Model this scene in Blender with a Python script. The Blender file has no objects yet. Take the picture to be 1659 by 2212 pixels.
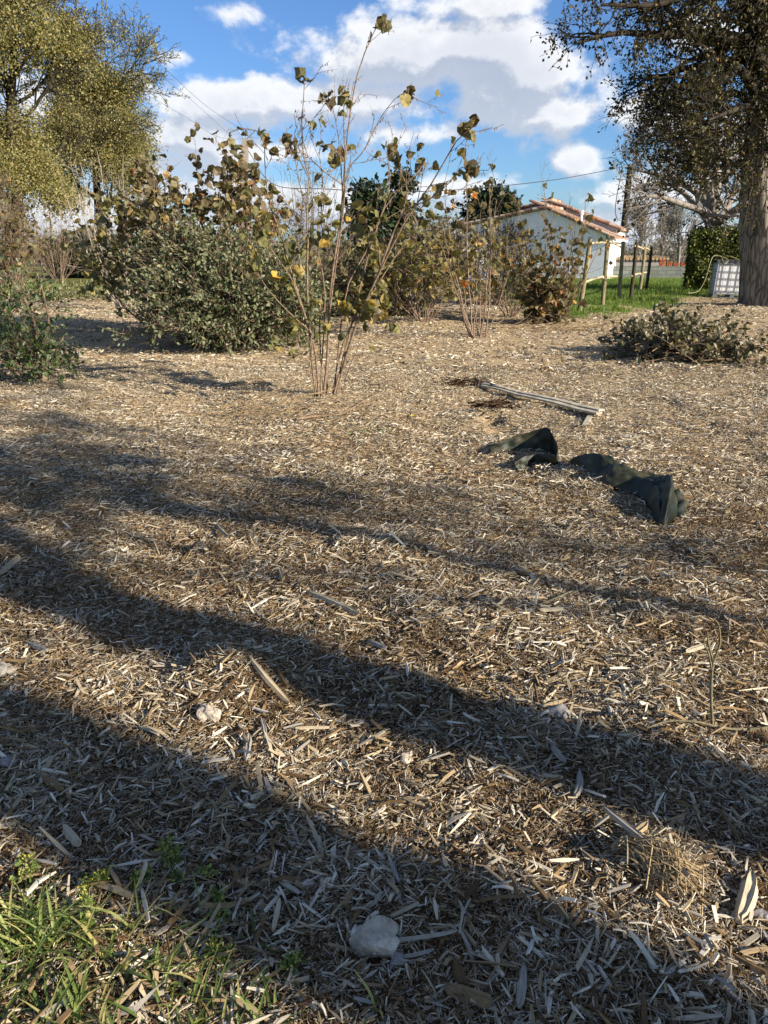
import bpy, math
import numpy as np
from mathutils import Vector

# ------------------------------------------------------------------ camera, sky, sun, exposure
SC = bpy.context.scene
COL = SC.collection
H = 1.5
PITCH = math.radians(18.84)
cam_d = bpy.data.cameras.new("camera")
cam = bpy.data.objects.new("camera", cam_d)
COL.objects.link(cam)
cam.location = (0, 0, H)
cam.rotation_euler = (math.radians(90) - PITCH, 0, 0)
cam_d.sensor_fit = 'HORIZONTAL'
cam_d.sensor_width = 36
cam_d.lens = 36
cam_d.clip_start = 0.05
cam_d.clip_end = 2000
SC.camera = cam

F = 1659.0
def ray(x, y):
    u = (x - 829.5) / F; v = (y - 1106) / F
    c, s = math.cos(PITCH), math.sin(PITCH)
    return np.array([u, c - v * s, -s - v * c])
def G(x, y, z=0.0):                    # where a sight line meets the ground
    r = ray(x, y); t = (z - H) / r[2]
    return np.array([r[0] * t, r[1] * t, z])
def P(x, y, Y):                        # a point at distance Y
    r = ray(x, y); t = Y / r[1]
    return np.array([r[0] * t, Y, H + r[2] * t])

SUN_AZ = math.radians(120)             # clockwise from +Y
SUN_EL = math.radians(23)
SUNV = np.array([math.sin(SUN_AZ) * math.cos(SUN_EL), math.cos(SUN_AZ) * math.cos(SUN_EL), math.sin(SUN_EL)])
sd = bpy.data.lights.new("sun", 'SUN')
sd.energy = 5.0; sd.angle = math.radians(0.55); sd.color = (1.0, 0.90, 0.76)
so = bpy.data.objects.new("sun", sd); COL.objects.link(so)
so.rotation_euler = Vector(SUNV).to_track_quat('Z', 'Y').to_euler()
so.location = (20, -10, 20)

SC.view_settings.view_transform = 'Standard'
SC.view_settings.look = 'None'
SC.view_settings.gamma = 1
SC.view_settings.exposure = 1.05
SC.cycles.max_bounces = 5
SC.cycles.diffuse_bounces = 2
SC.cycles.glossy_bounces = 2
SC.cycles.transmission_bounces = 3
SC.cycles.transparent_max_bounces = 6
SC.cycles.use_denoising = True

world = bpy.data.worlds.new("World"); SC.world = world
world.use_nodes = True
wt = world.node_tree; wt.nodes.clear()

class N:
    """tiny node-graph helper"""
    def __init__(s, tree): s.t = tree
    def new(s, typ, **kw):
        n = s.t.nodes.new(typ)
        for k, v in kw.items(): setattr(n, k, v)
        return n
    def put(s, sock, v):
        if isinstance(v, bpy.types.NodeSocket): s.t.links.new(v, sock)
        elif v is not None:
            if hasattr(sock.default_value, '__len__') and not hasattr(v, '__len__'): v = [v] * len(sock.default_value)
            if hasattr(sock.default_value, '__len__') and len(sock.default_value) == 4 and len(v) == 3: v = (*v, 1)
            sock.default_value = v
    def m(s, op, a, b=None, c=None, clamp=False):
        n = s.new('ShaderNodeMath', operation=op, use_clamp=clamp)
        s.put(n.inputs[0], a)
        if b is not None: s.put(n.inputs[1], b)
        if c is not None: s.put(n.inputs[2], c)
        return n.outputs[0]
    def v(s, op, a, b=None):
        n = s.new('ShaderNodeVectorMath', operation=op)
        s.put(n.inputs[0], a)
        if b is not None: s.put(n.inputs[1], b)
        return n.outputs['Value'] if op in ('LENGTH', 'DISTANCE', 'DOT_PRODUCT') else n.outputs[0]
    def noise(s, vec, scale, detail=4, rough=.55, dist=0):
        n = s.new('ShaderNodeTexNoise')
        s.put(n.inputs['Vector'], vec); s.put(n.inputs['Scale'], scale); s.put(n.inputs['Detail'], detail)
        s.put(n.inputs['Roughness'], rough); s.put(n.inputs['Distortion'], dist)
        return n.outputs['Fac']
    def mix(s, f, a, b, mode='MIX'):
        n = s.new('ShaderNodeMix', data_type='RGBA', blend_type=mode)
        s.put(n.inputs[0], f); s.put(n.inputs[6], a); s.put(n.inputs[7], b)
        return n.outputs[2]
    def ramp(s, f, stops, interp='LINEAR'):
        n = s.new('ShaderNodeValToRGB'); n.color_ramp.interpolation = interp
        e = n.color_ramp.elements
        while len(e) < len(stops): e.new(0.5)
        for i, (p, c) in enumerate(stops):
            e[i].position = p; e[i].color = (*c, 1) if hasattr(c, '__len__') else (c, c, c, 1)
        s.put(n.inputs[0], f)
        return n.outputs[0]
    def smooth(s, f, a, b):
        n = s.new('ShaderNodeMapRange', interpolation_type='SMOOTHSTEP')
        s.put(n.inputs[0], f); s.put(n.inputs[1], a); s.put(n.inputs[2], b)
        return n.outputs[0]

def azel(x, y):
    r = ray(x, y); r = r / np.linalg.norm(r)
    return math.atan2(r[0], r[1]), math.asin(r[2])

w = N(wt)
sky = w.new('ShaderNodeTexSky', sky_type='NISHITA')
sky.sun_disc = False; sky.sun_elevation = SUN_EL; sky.sun_rotation = SUN_AZ
sky.air_density = 1.0; sky.dust_density = 0.4; sky.ozone_density = 2.5
tc = w.new('ShaderNodeTexCoord').outputs['Generated']
sx = w.new('ShaderNodeSeparateXYZ'); w.put(sx.inputs[0], tc)
az = w.m('ARCTAN2', sx.outputs[0], sx.outputs[1]); el = w.m('ARCSINE', sx.outputs[2])
cb = w.new('ShaderNodeCombineXYZ'); w.put(cb.inputs[0], az); w.put(cb.inputs[1], el)
AE = cb.outputs[0]
# cloud banks: pixel centre, half width, half height, weight
BANKS = [(960,110,330,75,1.0),(1130,170,170,110,1.0),(1180,235,150,60,.9),(790,130,120,75,.9),(500,225,165,62,1.0),(440,290,140,45,.8),
         (760,225,210,60,.85),(900,290,180,34,.7),(1250,60,60,50,.3),(390,125,45,24,.65),(480,28,75,30,.38),(300,180,34,24,.7),
         (1010,10,170,45,.8),(700,440,400,55,.85),(1010,400,150,36,.85),(420,400,180,60,.75),(1280,345,80,55,.8),(1230,500,420,60,.95),(1400,420,200,50,.8),
         (1560,330,160,90,.7),(1400,250,120,50,.8),(620,330,230,40,.75),(200,490,300,60,.8),(150,300,150,120,.45),(-300,200,300,120,.9),(2200,250,400,130,.8),(560,180,40,40,.3),
         (1600,60,150,80,.5)]
def cloud(ae):
    cur = None
    for (x, y, hw, hh, wt_) in BANKS:
        a, e = azel(x, y)
        k = math.cos(e)
        d = w.v('LENGTH', w.v('MULTIPLY', w.v('SUBTRACT', ae, (a, e, 0)), (k * F / hw / 1.12, F / hh / 1.12, 0)))
        g = w.m('MULTIPLY_ADD', d, -wt_, wt_ * 1.12)
        cur = g if cur is None else w.m('MAXIMUM', cur, g)
    behind = w.m('MULTIPLY_ADD', w.noise(ae, 2.2, 2), 1.6, -.62)      # clouds all round the rest of the sky
    far = w.smooth(w.m('ABSOLUTE', az), .75, 1.1)
    high = w.smooth(el, .5, .8)
    cur = w.m('MAXIMUM', cur, w.m('MULTIPLY', behind, w.m('MAXIMUM', far, high)))
    n1 = w.noise(w.v('MULTIPLY', ae, (1, 1.35, 1)), 11.0, 8, .60, .15)
    n2 = w.noise(w.v('MULTIPLY', ae, (1, 1.6, 1)), 2.6, 3, .5)
    return w.m('ADD', cur, w.m('ADD', w.m('MULTIPLY_ADD', n1, 2.1, -1.03), w.m('MULTIPLY_ADD', n2, .9, -.42)))
d0 = cloud(AE)
d1 = cloud(w.v('ADD', AE, (.012, .022, 0)))
mask = w.smooth(d0, .25, .66)
lit = w.smooth(w.m('SUBTRACT', d0, d1), -.16, .24)
thick = w.smooth(d0, .35, 1.25)
lit2 = w.m('MULTIPLY', w.m('MULTIPLY_ADD', lit, .75, .25), w.m('MULTIPLY_ADD', thick, -.42, 1.0))
ccol = w.mix(lit2, (3.0, 3.7, 5.1), (9.6, 9.6, 9.6))
lowc = w.smooth(el, .30, .0)
ccol = w.mix(w.m('MULTIPLY', lowc, .25), ccol, (7.4, 8.1, 9.2))
skyc = w.mix(1.0, sky.outputs[0], (.74, 1.02, 1.42), 'MULTIPLY')
fin = w.mix(w.m('MULTIPLY', mask, .96), skyc, ccol)
bg = w.new('ShaderNodeBackground'); w.put(bg.inputs[0], fin); bg.inputs[1].default_value = 0.055
wo = w.new('ShaderNodeOutputWorld'); wt.links.new(bg.outputs[0], wo.inputs[0])

# ------------------------------------------------------------------ mesh helpers
RNG = np.random.default_rng(7)
def nrm(a): return a / np.maximum(np.linalg.norm(a, axis=-1, keepdims=True), 1e-9)
def vnoise(x, y, seed=0):
    xi = np.floor(x).astype(np.int64); yi = np.floor(y).astype(np.int64)
    fx = x - xi; fy = y - yi
    fx = fx * fx * (3 - 2 * fx); fy = fy * fy * (3 - 2 * fy)
    def h(a, b):
        n = (a * 374761393 + b * 668265263 + seed * 974711) & 0x7fffffff
        n = ((n ^ (n >> 13)) * 1274126177) & 0x7fffffff
        return ((n ^ (n >> 16)) & 0xffff) / 65535.0
    return (h(xi, yi) * (1 - fx) + h(xi + 1, yi) * fx) * (1 - fy) + (h(xi, yi + 1) * (1 - fx) + h(xi + 1, yi + 1) * fx) * fy

MOUNDS = [(*G(520, 1470)[:2], .20, .085), (*G(215, 1400)[:2], .12, -.05), (*G(1430, 1880)[:2], .13, .045), (*G(460, 1190)[:2], .12, .075), (*G(1000, 1640)[:2], .3, .03),
          (*G(420, 790)[:2], .8, .10), (*G(1340, 1010)[:2], .5, .05), (*G(700, 880)[:2], .8, .06), (*G(180, 1420)[:2], .3, .03),
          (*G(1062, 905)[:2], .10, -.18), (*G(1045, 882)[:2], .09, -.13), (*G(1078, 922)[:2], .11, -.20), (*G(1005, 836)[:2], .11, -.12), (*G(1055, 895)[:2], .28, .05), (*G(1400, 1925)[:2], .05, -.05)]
def hz(x, y):
    x = np.asarray(x, float); y = np.asarray(y, float)
    z = (vnoise(x * .55, y * .55, 1) - .5) * .09 + (vnoise(x * 2.1, y * 2.1, 2) - .5) * .06 + (vnoise(x * 6, y * 6, 3) - .5) * .034
    far = np.clip((y - 25) / 30, 0, 1)
    z = z * (1 - far)
    for (mx, my, r, h) in MOUNDS:
        z = z + h * np.exp(-((x - mx) ** 2 + (y - my) ** 2) / (r * r))
    return z
def GT(x, y):                          # where a sight line meets the uneven ground
    z = 0.0
    for _ in range(8):
        p = G(x, y, z); z = z * .4 + .6 * float(hz(p[0], p[1]))
    return p
def g(x, y):
    p = GT(x, y); p[2] = float(hz(p[0], p[1])); return p

def build(name, verts, faces, mat, parent=None, attr=None, uv=None, smooth=False, loc=None):
    """faces: list of int arrays (n,3)/(n,4); attr: list of float arrays, one value per face of each block"""
    me = bpy.data.meshes.new(name)
    verts = np.asarray(verts, np.float32)
    if loc is not None: verts = verts - np.asarray(loc, np.float32)
    faces = [np.asarray(f, np.int32) for f in faces if len(f)]
    loops = np.concatenate([f.ravel() for f in faces])
    tot = np.concatenate([np.full(len(f), f.shape[1], np.int32) for f in faces])
    st = np.concatenate([[0], np.cumsum(tot)[:-1]]).astype(np.int32)
    me.vertices.add(len(verts)); me.vertices.foreach_set('co', verts.ravel())
    me.loops.add(len(loops)); me.loops.foreach_set('vertex_index', loops)
    me.polygons.add(len(tot)); me.polygons.foreach_set('loop_start', st)
    try: me.polygons.foreach_set('loop_total', tot)
    except Exception: pass
    me.polygons.foreach_set('use_smooth', np.full(len(tot), bool(smooth)))
    if attr is not None:
        a = me.attributes.new('v', 'FLOAT', 'FACE')
        a.data.foreach_set('value', np.concatenate([np.asarray(q, np.float32) for q in attr]))
    if uv is not None:
        ul = me.uv_layers.new(name='uv'); ul.data.foreach_set('uv', uv[loops].astype(np.float32).ravel())
    me.update(calc_edges=True); me.validate()
    o = bpy.data.objects.new(name, me); COL.objects.link(o)
    if mat: me.materials.append(mat)
    if parent is not None: o.parent = parent
    if loc is not None and parent is None: o.location = loc
    return o

class MB:
    def __init__(s): s.V = []; s.F = {3: [], 4: []}; s.A = {3: [], 4: []}; s.n = 0
    def add(s, V, Fs, a=None):
        V = np.asarray(V, float).reshape(-1, 3)
        for f in (Fs if isinstance(Fs, list) and len(Fs) and hasattr(Fs[0], 'ndim') else [np.asarray(Fs)]):
            k = f.shape[1]
            s.F[k].append(f + s.n)
            s.A[k].append(np.full(len(f), RNG.random() if a is None else a) if np.ndim(a) == 0 else np.asarray(a))
        s.V.append(V); s.n += len(V); return s
    def box(s, c, size, R=None, a=None):
        q = np.array([[x, y, z] for x in (-.5, .5) for y in (-.5, .5) for z in (-.5, .5)]) * np.asarray(size, float)
        if R is not None: q = q @ np.asarray(R).T
        return s.add(q + np.asarray(c), np.array([[0,1,3,2],[4,6,7,5],[0,4,5,1],[2,3,7,6],[0,2,6,4],[1,5,7,3]]), a)
    def beam(s, p, q, w_, t, a=None, up=(0, 0, 1)):
        p = np.asarray(p, float); q = np.asarray(q, float); d = q - p; L = np.linalg.norm(d); d = d / L
        sd_ = nrm(np.cross(d, up)); u = np.cross(sd_, d)
        return s.box((p + q) / 2, (L, w_, t), np.stack([d, sd_, u], 1), a)
    def tube(s, pts, r, sides=8, a=None, cap=True):
        V, Fq = tubes(np.asarray(pts, float)[None], np.broadcast_to(np.asarray(r, float), (1, len(pts))), sides)
        s.add(V, Fq, a)
        if cap:
            k = len(pts)
            for j in (0, k - 1):
                ring = V[j * sides:(j + 1) * sides]
                VV = np.vstack([ring, ring.mean(0)])
                s.add(VV, np.array([[i, (i + 1) % sides, sides] for i in range(sides)]), a)
        return s
    def build(s, name, mat, parent=None, loc=None, smooth=False):
        return build(name, np.vstack(s.V), [np.concatenate(s.F[k]) for k in (3, 4) if s.F[k]], mat, parent,
                     [np.concatenate(s.A[k]) for k in (3, 4) if s.A[k]], None, smooth, loc)

def tubes(Pl, R, sides=4):
    """Pl (n,k,3), R (n,k) -> verts, quads"""
    n, k, _ = Pl.shape
    T = np.empty_like(Pl); T[:, 1:-1] = Pl[:, 2:] - Pl[:, :-2]; T[:, 0] = Pl[:, 1] - Pl[:, 0]; T[:, -1] = Pl[:, -1] - Pl[:, -2]
    T = nrm(T)
    ref = np.where(np.abs(T[:, :1, 2:3]) > .8, np.array([1., 0, 0]), np.array([0, 0, 1.]))
    ref = np.broadcast_to(ref, T.shape)
    A = nrm(np.cross(T, ref)); B = np.cross(T, A)
    th = np.arange(sides) / sides * 2 * np.pi
    V = Pl[:, :, None] + R[:, :, None, None] * (A[:, :, None] * np.cos(th)[:, None] + B[:, :, None] * np.sin(th)[:, None])
    i = np.arange(n)[:, None, None] * k * sides; j = np.arange(k - 1)[None, :, None] * sides; q = np.arange(sides)[None, None, :]
    q2 = (q + 1) % sides
    Fq = np.stack([i + j + q, i + j + q2, i + j + sides + q2, i + j + sides + q], -1).reshape(-1, 4)
    return V.reshape(-1, 3), Fq

def spline(pts, k):
    pts = np.asarray(pts, float); n = len(pts)
    t = np.linspace(0, n - 1, k); i = np.clip(t.astype(int), 0, n - 2); f = (t - i)[:, None]
    ext = np.vstack([2 * pts[0] - pts[1], pts, 2 * pts[-1] - pts[-2]])
    p0, p1, p2, p3 = ext[i], ext[i + 1], ext[i + 2], ext[i + 3]
    return .5 * (2 * p1 + (p2 - p0) * f + (2 * p0 - 5 * p1 + 4 * p2 - p3) * f ** 2 + (3 * p1 - p0 - 3 * p2 + p3) * f ** 3)

def children(Pl, R, m, length, ang, k, wig, trop, rng, t0=.15, t1=1.0, rf=.55, lenfall=.5, side=None):
    """spawn m side branches on each polyline; all arrays vectorised"""
    n, kk, _ = Pl.shape
    t = t0 + (t1 - t0) * (np.tile(np.arange(m), n) + rng.random(n * m)) / m
    par = np.repeat(np.arange(n), m)
    f = t * (kk - 1); i = np.clip(f.astype(int), 0, kk - 2); fr = (f - i)[:, None]
    s = Pl[par, i] * (1 - fr) + Pl[par, i + 1] * fr
    tan = nrm(Pl[par, i + 1] - Pl[par, i])
    r0 = (R[par, i] * (1 - fr[:, 0]) + R[par, i + 1] * fr[:, 0])
    rnd = rng.normal(size=(n * m, 3))
    perp = nrm(rnd - (rnd * tan).sum(1, keepdims=True) * tan)
    a = np.radians(ang) * rng.uniform(.65, 1.3, n * m)
    d = tan * np.cos(a)[:, None] + perp * np.sin(a)[:, None]
    L = length * rng.uniform(.55, 1.35, n * m) * (1 - lenfall * t)
    pts = [s]
    for q in range(k - 1):
        d = nrm(d + rng.normal(size=d.shape) * wig + np.array(trop))
        pts.append(pts[-1] + d * (L / (k - 1))[:, None])
    Pc = np.stack(pts, 1)
    rr = np.minimum(r0 * rf, r0)[:, None] * np.linspace(1, .35, k)[None]
    return Pc, rr

# leaf templates: x across, y along, z up; tris
def T_round():
    s = [(-.20, .02), (-.46, .18), (-.55, .42), (-.50, .66), (-.30, .88)]
    V = [(0, 0, 0), (0, .33, 0), (0, .66, 0), (0, 1, 0)] + [(x, y, 1) for x, y in s] + [(-x, y, 1) for x, y in s]
    Fc = []
    for o in (4, 9):
        f = [(0, 1, o), (o, 1, o + 1), (o + 1, 1, o + 2), (1, 2, o + 2), (o + 2, 2, o + 3), (o + 3, 2, o + 4), (o + 4, 2, 3)]
        Fc += f if o == 9 else [(a, c, b) for a, b, c in f]
    return np.array(V, float), np.array(Fc)
def T_oval():
    V = [(0, 0, 0), (0, .5, 0), (0, 1, 0), (-.25, .3, 1), (-.22, .7, 1), (.25, .3, 1), (.22, .7, 1)]
    Fc = [(0, 3, 1), (3, 4, 1), (1, 4, 2), (0, 1, 5), (5, 1, 6), (1, 2, 6)]
    return np.array(V, float), np.array(Fc)
def T_small():
    V = [(0, 0, 0), (-.3, .5, 1), (0, 1, 0), (.3, .5, 1)]
    return np.array(V, float), np.array([(0, 2, 1), (0, 3, 2)])
TPL = {'round': T_round(), 'oval': T_oval(), 'small': T_small()}
def leaves(pos, dr, size, kind, rng, fold=.18, curl=.4, jag=0.0, up=0.35, width=1.0):
    V, Fc = TPL[kind]; n = len(pos); k = len(V)
    d = nrm(dr); rn = rng.normal(size=(n, 3)) + np.array([0, 0, up * 3])
    nn = nrm(rn - (rn * d).sum(1, keepdims=True) * d); sdv = np.cross(d, nn)
    sz = size * rng.uniform(.6, 1.25, n)
    fo = fold * rng.uniform(-.6, 1.8, n); cu = curl * rng.uniform(-.7, 1.3, n)
    X = np.broadcast_to(V[:, 0] * width, (n, k)).copy(); Y = np.broadcast_to(V[:, 1], (n, k)).copy()
    if jag:
        Y = Y + rng.normal(size=(n, k)) * jag; X = X * (1 + rng.normal(size=(n, k)) * jag * 2.2)
    Z = np.abs(X) * 2 * fo[:, None] - cu[:, None] * Y ** 2
    if jag: Z = Z + rng.normal(size=(n, k)) * jag * 1.6
    W = pos[:, None] + sz[:, None, None] * (X[..., None] * sdv[:, None] + Y[..., None] * d[:, None] + Z[..., None] * nn[:, None])
    FF = (Fc[None] + (np.arange(n) * k)[:, None, None]).reshape(-1, 3)
    return W.reshape(-1, 3), FF, np.repeat(rng.random(n), len(Fc))

# ------------------------------------------------------------------ tagging
def tag(o, label=None, cat=None, group=None, kind=None):
    if label: o['label'] = label
    if cat: o['category'] = cat
    if group: o['group'] = group
    if kind: o['kind'] = kind
    return o
def empty(name, loc, label, cat, group=None):
    o = bpy.data.objects.new(name, None); COL.objects.link(o); o.location = Vector([float(c) for c in loc])
    o.empty_display_size = .2
    return tag(o, label, cat, group)

# ------------------------------------------------------------------ materials
def srgb(r, g_, b):
    f = lambda c: (c / 255 / 12.92) if c / 255 <= .04045 else ((c / 255 + .055) / 1.055) ** 2.4
    return (f(r), f(g_), f(b))
def newmat(name):
    m = bpy.data.materials.new(name); m.use_nodes = True; t = m.node_tree; t.nodes.clear()
    return m, N(t)
def out(n, sh): o = n.new('ShaderNodeOutputMaterial'); n.t.links.new(sh, o.inputs[0])
def pbr(n, col, rough=.7, spec=.3, metal=0, bump=None, bstr=.3, bdist=.02):
    b = n.new('ShaderNodeBsdfPrincipled')
    n.put(b.inputs['Base Color'], col); n.put(b.inputs['Roughness'], rough); n.put(b.inputs['Specular IOR Level'], spec); n.put(b.inputs['Metallic'], metal)
    if bump is not None:
        bn = n.new('ShaderNodeBump'); n.put(bn.inputs['Height'], bump); bn.inputs['Strength'].default_value = bstr; bn.inputs['Distance'].default_value = bdist
        n.t.links.new(bn.outputs[0], b.inputs['Normal'])
    return b.outputs[0]
def vattr(n):
    a = n.new('ShaderNodeAttribute'); a.attribute_name = 'v'; return a.outputs['Fac']
def opos(n): return n.new('ShaderNodeTexCoord').outputs['Object']
def leafmat(name, stops, back=None, trans=.3, rough=.5, spec=.35, tcol=(1.2, 1.25, .6)):
    m, n = newmat(name)
    c = n.ramp(vattr(n), stops)
    c = n.mix(.5, c, n.ramp(n.noise(opos(n), 14, 3), [(.3, .55), (.7, 1.35)]), 'MULTIPLY')
    if back is not None:
        bf = n.new('ShaderNodeNewGeometry').outputs['Backfacing']
        c = n.mix(n.m('MULTIPLY', bf, .8), c, back)
    s1 = pbr(n, c, rough, spec)
    tr = n.new('ShaderNodeBsdfTranslucent'); n.put(tr.inputs[0], n.mix(1, c, tcol, 'MULTIPLY'))
    mx = n.new('ShaderNodeMixShader'); mx.inputs[0].default_value = trans
    n.t.links.new(s1, mx.inputs[1]); n.t.links.new(tr.outputs[0], mx.inputs[2]); out(n, mx.outputs[0])
    return m
def plain(name, c1, c2, scale=8, rough=.8, spec=.2, bstr=.3, bd=.01, stretch=(1, 1, 1), metal=0, detail=5):
    m, n = newmat(name)
    v = n.v('MULTIPLY', opos(n), stretch)
    f = n.noise(v, scale, detail, .6)
    out(n, pbr(n, n.ramp(f, [(.3, c1), (.7, c2)]), rough, spec, metal, f, bstr, bd))
    return m
def barkmat(name, c1, c2, scale=9, stretch=(1, 1, .18), bd=.03):
    m, n = newmat(name)
    v = n.v('MULTIPLY', opos(n), stretch)
    f = n.noise(v, scale, 6, .65, .6)
    vo = n.new('ShaderNodeTexVoronoi', feature='DISTANCE_TO_EDGE'); n.put(vo.inputs['Vector'], n.v('ADD', v, n.mix(1, (.12, .12, .12), f, 'MULTIPLY'))); vo.inputs['Scale'].default_value = scale * 1.4
    h = n.m('ADD', f, n.smooth(vo.outputs[0], 0, .25))
    out(n, pbr(n, n.ramp(h, [(.35, c1), (1.1, c2)]), .9, .15, 0, h, .9, bd)); return m

M = {}
M['stem'] = plain('hazel_bark', srgb(80, 64, 50), srgb(150, 128, 104), 30, .7, .25)
M['twig'] = plain('twig_bark', srgb(92, 76, 64), srgb(156, 134, 114), 30, .75, .2)
M['paletwig'] = plain('pale_twig_bark', srgb(128, 116, 100), srgb(188, 176, 158), 30, .8, .2)
M['bark'] = barkmat('oak_bark', srgb(58, 53, 47), srgb(138, 130, 118), 6)
M['limb'] = plain('limb_bark', srgb(30, 27, 22), srgb(74, 67, 56), 5, .9, .1)
M['greytwig'] = plain('grey_twig_bark', srgb(100, 92, 84), srgb(150, 142, 134), 5, .9, .1)
M['hazel'] = leafmat('hazel_leaf', [(0, srgb(74, 62, 44)), (.3, srgb(108, 94, 66)), (.55, srgb(94, 92, 58)), (.8, srgb(124, 114, 74)), (.97, srgb(150, 120, 70)), (1, srgb(150, 90, 60))], trans=.25)
M['hazelgreen'] = leafmat('hazel_green_leaf', [(0, srgb(86, 78, 50)), (.35, srgb(104, 102, 60)), (.7, srgb(128, 122, 72)), (.92, srgb(156, 136, 80)), (1, srgb(186, 150, 62))], trans=.28)
M['hazelgold'] = leafmat('hazel_gold_leaf', [(0, srgb(72, 66, 44)), (.35, srgb(104, 94, 62)), (.65, srgb(100, 98, 60)), (.9, srgb(132, 114, 70)), (.97, srgb(176, 132, 58)), (1, srgb(190, 110, 50))], trans=.3)
M['elae'] = leafmat('silverthorn_leaf', [(0, srgb(44, 56, 32)), (.5, srgb(70, 86, 50)), (.85, srgb(104, 112, 72)), (1, srgb(150, 146, 104))], back=srgb(120, 124, 94), trans=.14, rough=.45, spec=.35)
M['elaewarm'] = leafmat('dry_silverthorn_leaf', [(0, srgb(50, 50, 32)), (.5, srgb(80, 78, 50)), (.85, srgb(112, 104, 70)), (1, srgb(150, 130, 88))], back=srgb(116, 110, 84), trans=.15, rough=.4, spec=.45)
M['laurel'] = leafmat('arbutus_leaf', [(0, srgb(38, 62, 28)), (.6, srgb(62, 94, 42)), (1, srgb(110, 130, 66))], back=srgb(96, 104, 74), trans=.15, rough=.42, spec=.4)
M['oak'] = leafmat('oak_leaf', [(0, srgb(88, 86, 54)), (.3, srgb(124, 120, 74)), (.65, srgb(150, 144, 92)), (.9, srgb(170, 158, 102)), (1, srgb(172, 142, 92))], trans=.35)
M['oakbrown'] = leafmat('brown_oak_leaf', [(0, srgb(48, 46, 32)), (.4, srgb(74, 70, 44)), (.75, srgb(98, 88, 56)), (1, srgb(140, 116, 74))], trans=.2)
M['oakdark'] = leafmat('dark_oak_leaf', [(0, srgb(36, 38, 26)), (.5, srgb(62, 62, 38)), (.85, srgb(92, 86, 50)), (1, srgb(140, 118, 70))], trans=.15, spec=.2)
M['dark'] = leafmat('dark_evergreen_leaf', [(0, srgb(22, 34, 18)), (.7, srgb(40, 56, 30)), (1, srgb(70, 84, 46))], trans=.1)
M['hedge'] = leafmat('hedge_leaf', [(0, srgb(50, 58, 26)), (.6, srgb(84, 92, 40)), (1, srgb(122, 124, 56))], trans=.15)
M['grass'] = leafmat('grass_blade', [(0, srgb(80, 96, 48)), (.4, srgb(118, 138, 70)), (.72, srgb(158, 170, 98)), (.86, srgb(176, 164, 112)), (1, srgb(186, 178, 110))], trans=.45, rough=.4)
M['lawngrass'] = leafmat('lawn_blade', [(0, srgb(66, 92, 34)), (.6, srgb(104, 132, 50)), (1, srgb(150, 156, 80))], trans=.35)
M['weed'] = leafmat('weed_leaf', [(0, srgb(84, 92, 60)), (.6, srgb(122, 124, 84)), (1, srgb(160, 150, 100))], trans=.3)
M['yellow'] = plain('yellow_bud', srgb(200, 180, 30), srgb(240, 220, 60), 40, .6)
M['straw'] = plain('dry_straw', srgb(120, 100, 72), srgb(176, 152, 116), 30, .8)
M['stone'] = plain('limestone', srgb(146, 132, 114), srgb(204, 192, 172), 26, .95, .1, 1.0, .02)
M['darkstone'] = plain('grey_stone', srgb(110, 106, 104), srgb(160, 154, 148), 20, .9, .2, .5, .01)

def woodmat(name, dist=False):
    m, n = newmat(name)
    v = vattr(n)
    c = n.ramp(v, [(0, srgb(50, 38, 27)), (.16, srgb(92, 72, 50)), (.34, srgb(128, 106, 76)), (.54, srgb(158, 139, 108)), (.68, srgb(178, 162, 132)), (.80, srgb(146, 140, 130)), (.93, srgb(186, 171, 142)), (1, srgb(208, 198, 176))])
    uvn = n.new('ShaderNodeUVMap').outputs[0]
    gr = n.noise(n.v('MULTIPLY', uvn, (30, 420, 1)), 1, 3, .6)
    c = n.mix(.75, c, n.ramp(gr, [(.3, .55), (.5, 1.0), (.72, 1.25)]), 'MULTIPLY')
    reg = n.noise(opos(n), 1.1, 3, .6)
    c = n.mix(n.smooth(reg, .50, .75), c, n.mix(1, c, (.86, .77, .66), 'MULTIPLY'))
    out(n, pbr(n, c, .9, .08, 0, gr, .5, .001)); return m
M['chip'] = woodmat('shredded_wood')

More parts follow.
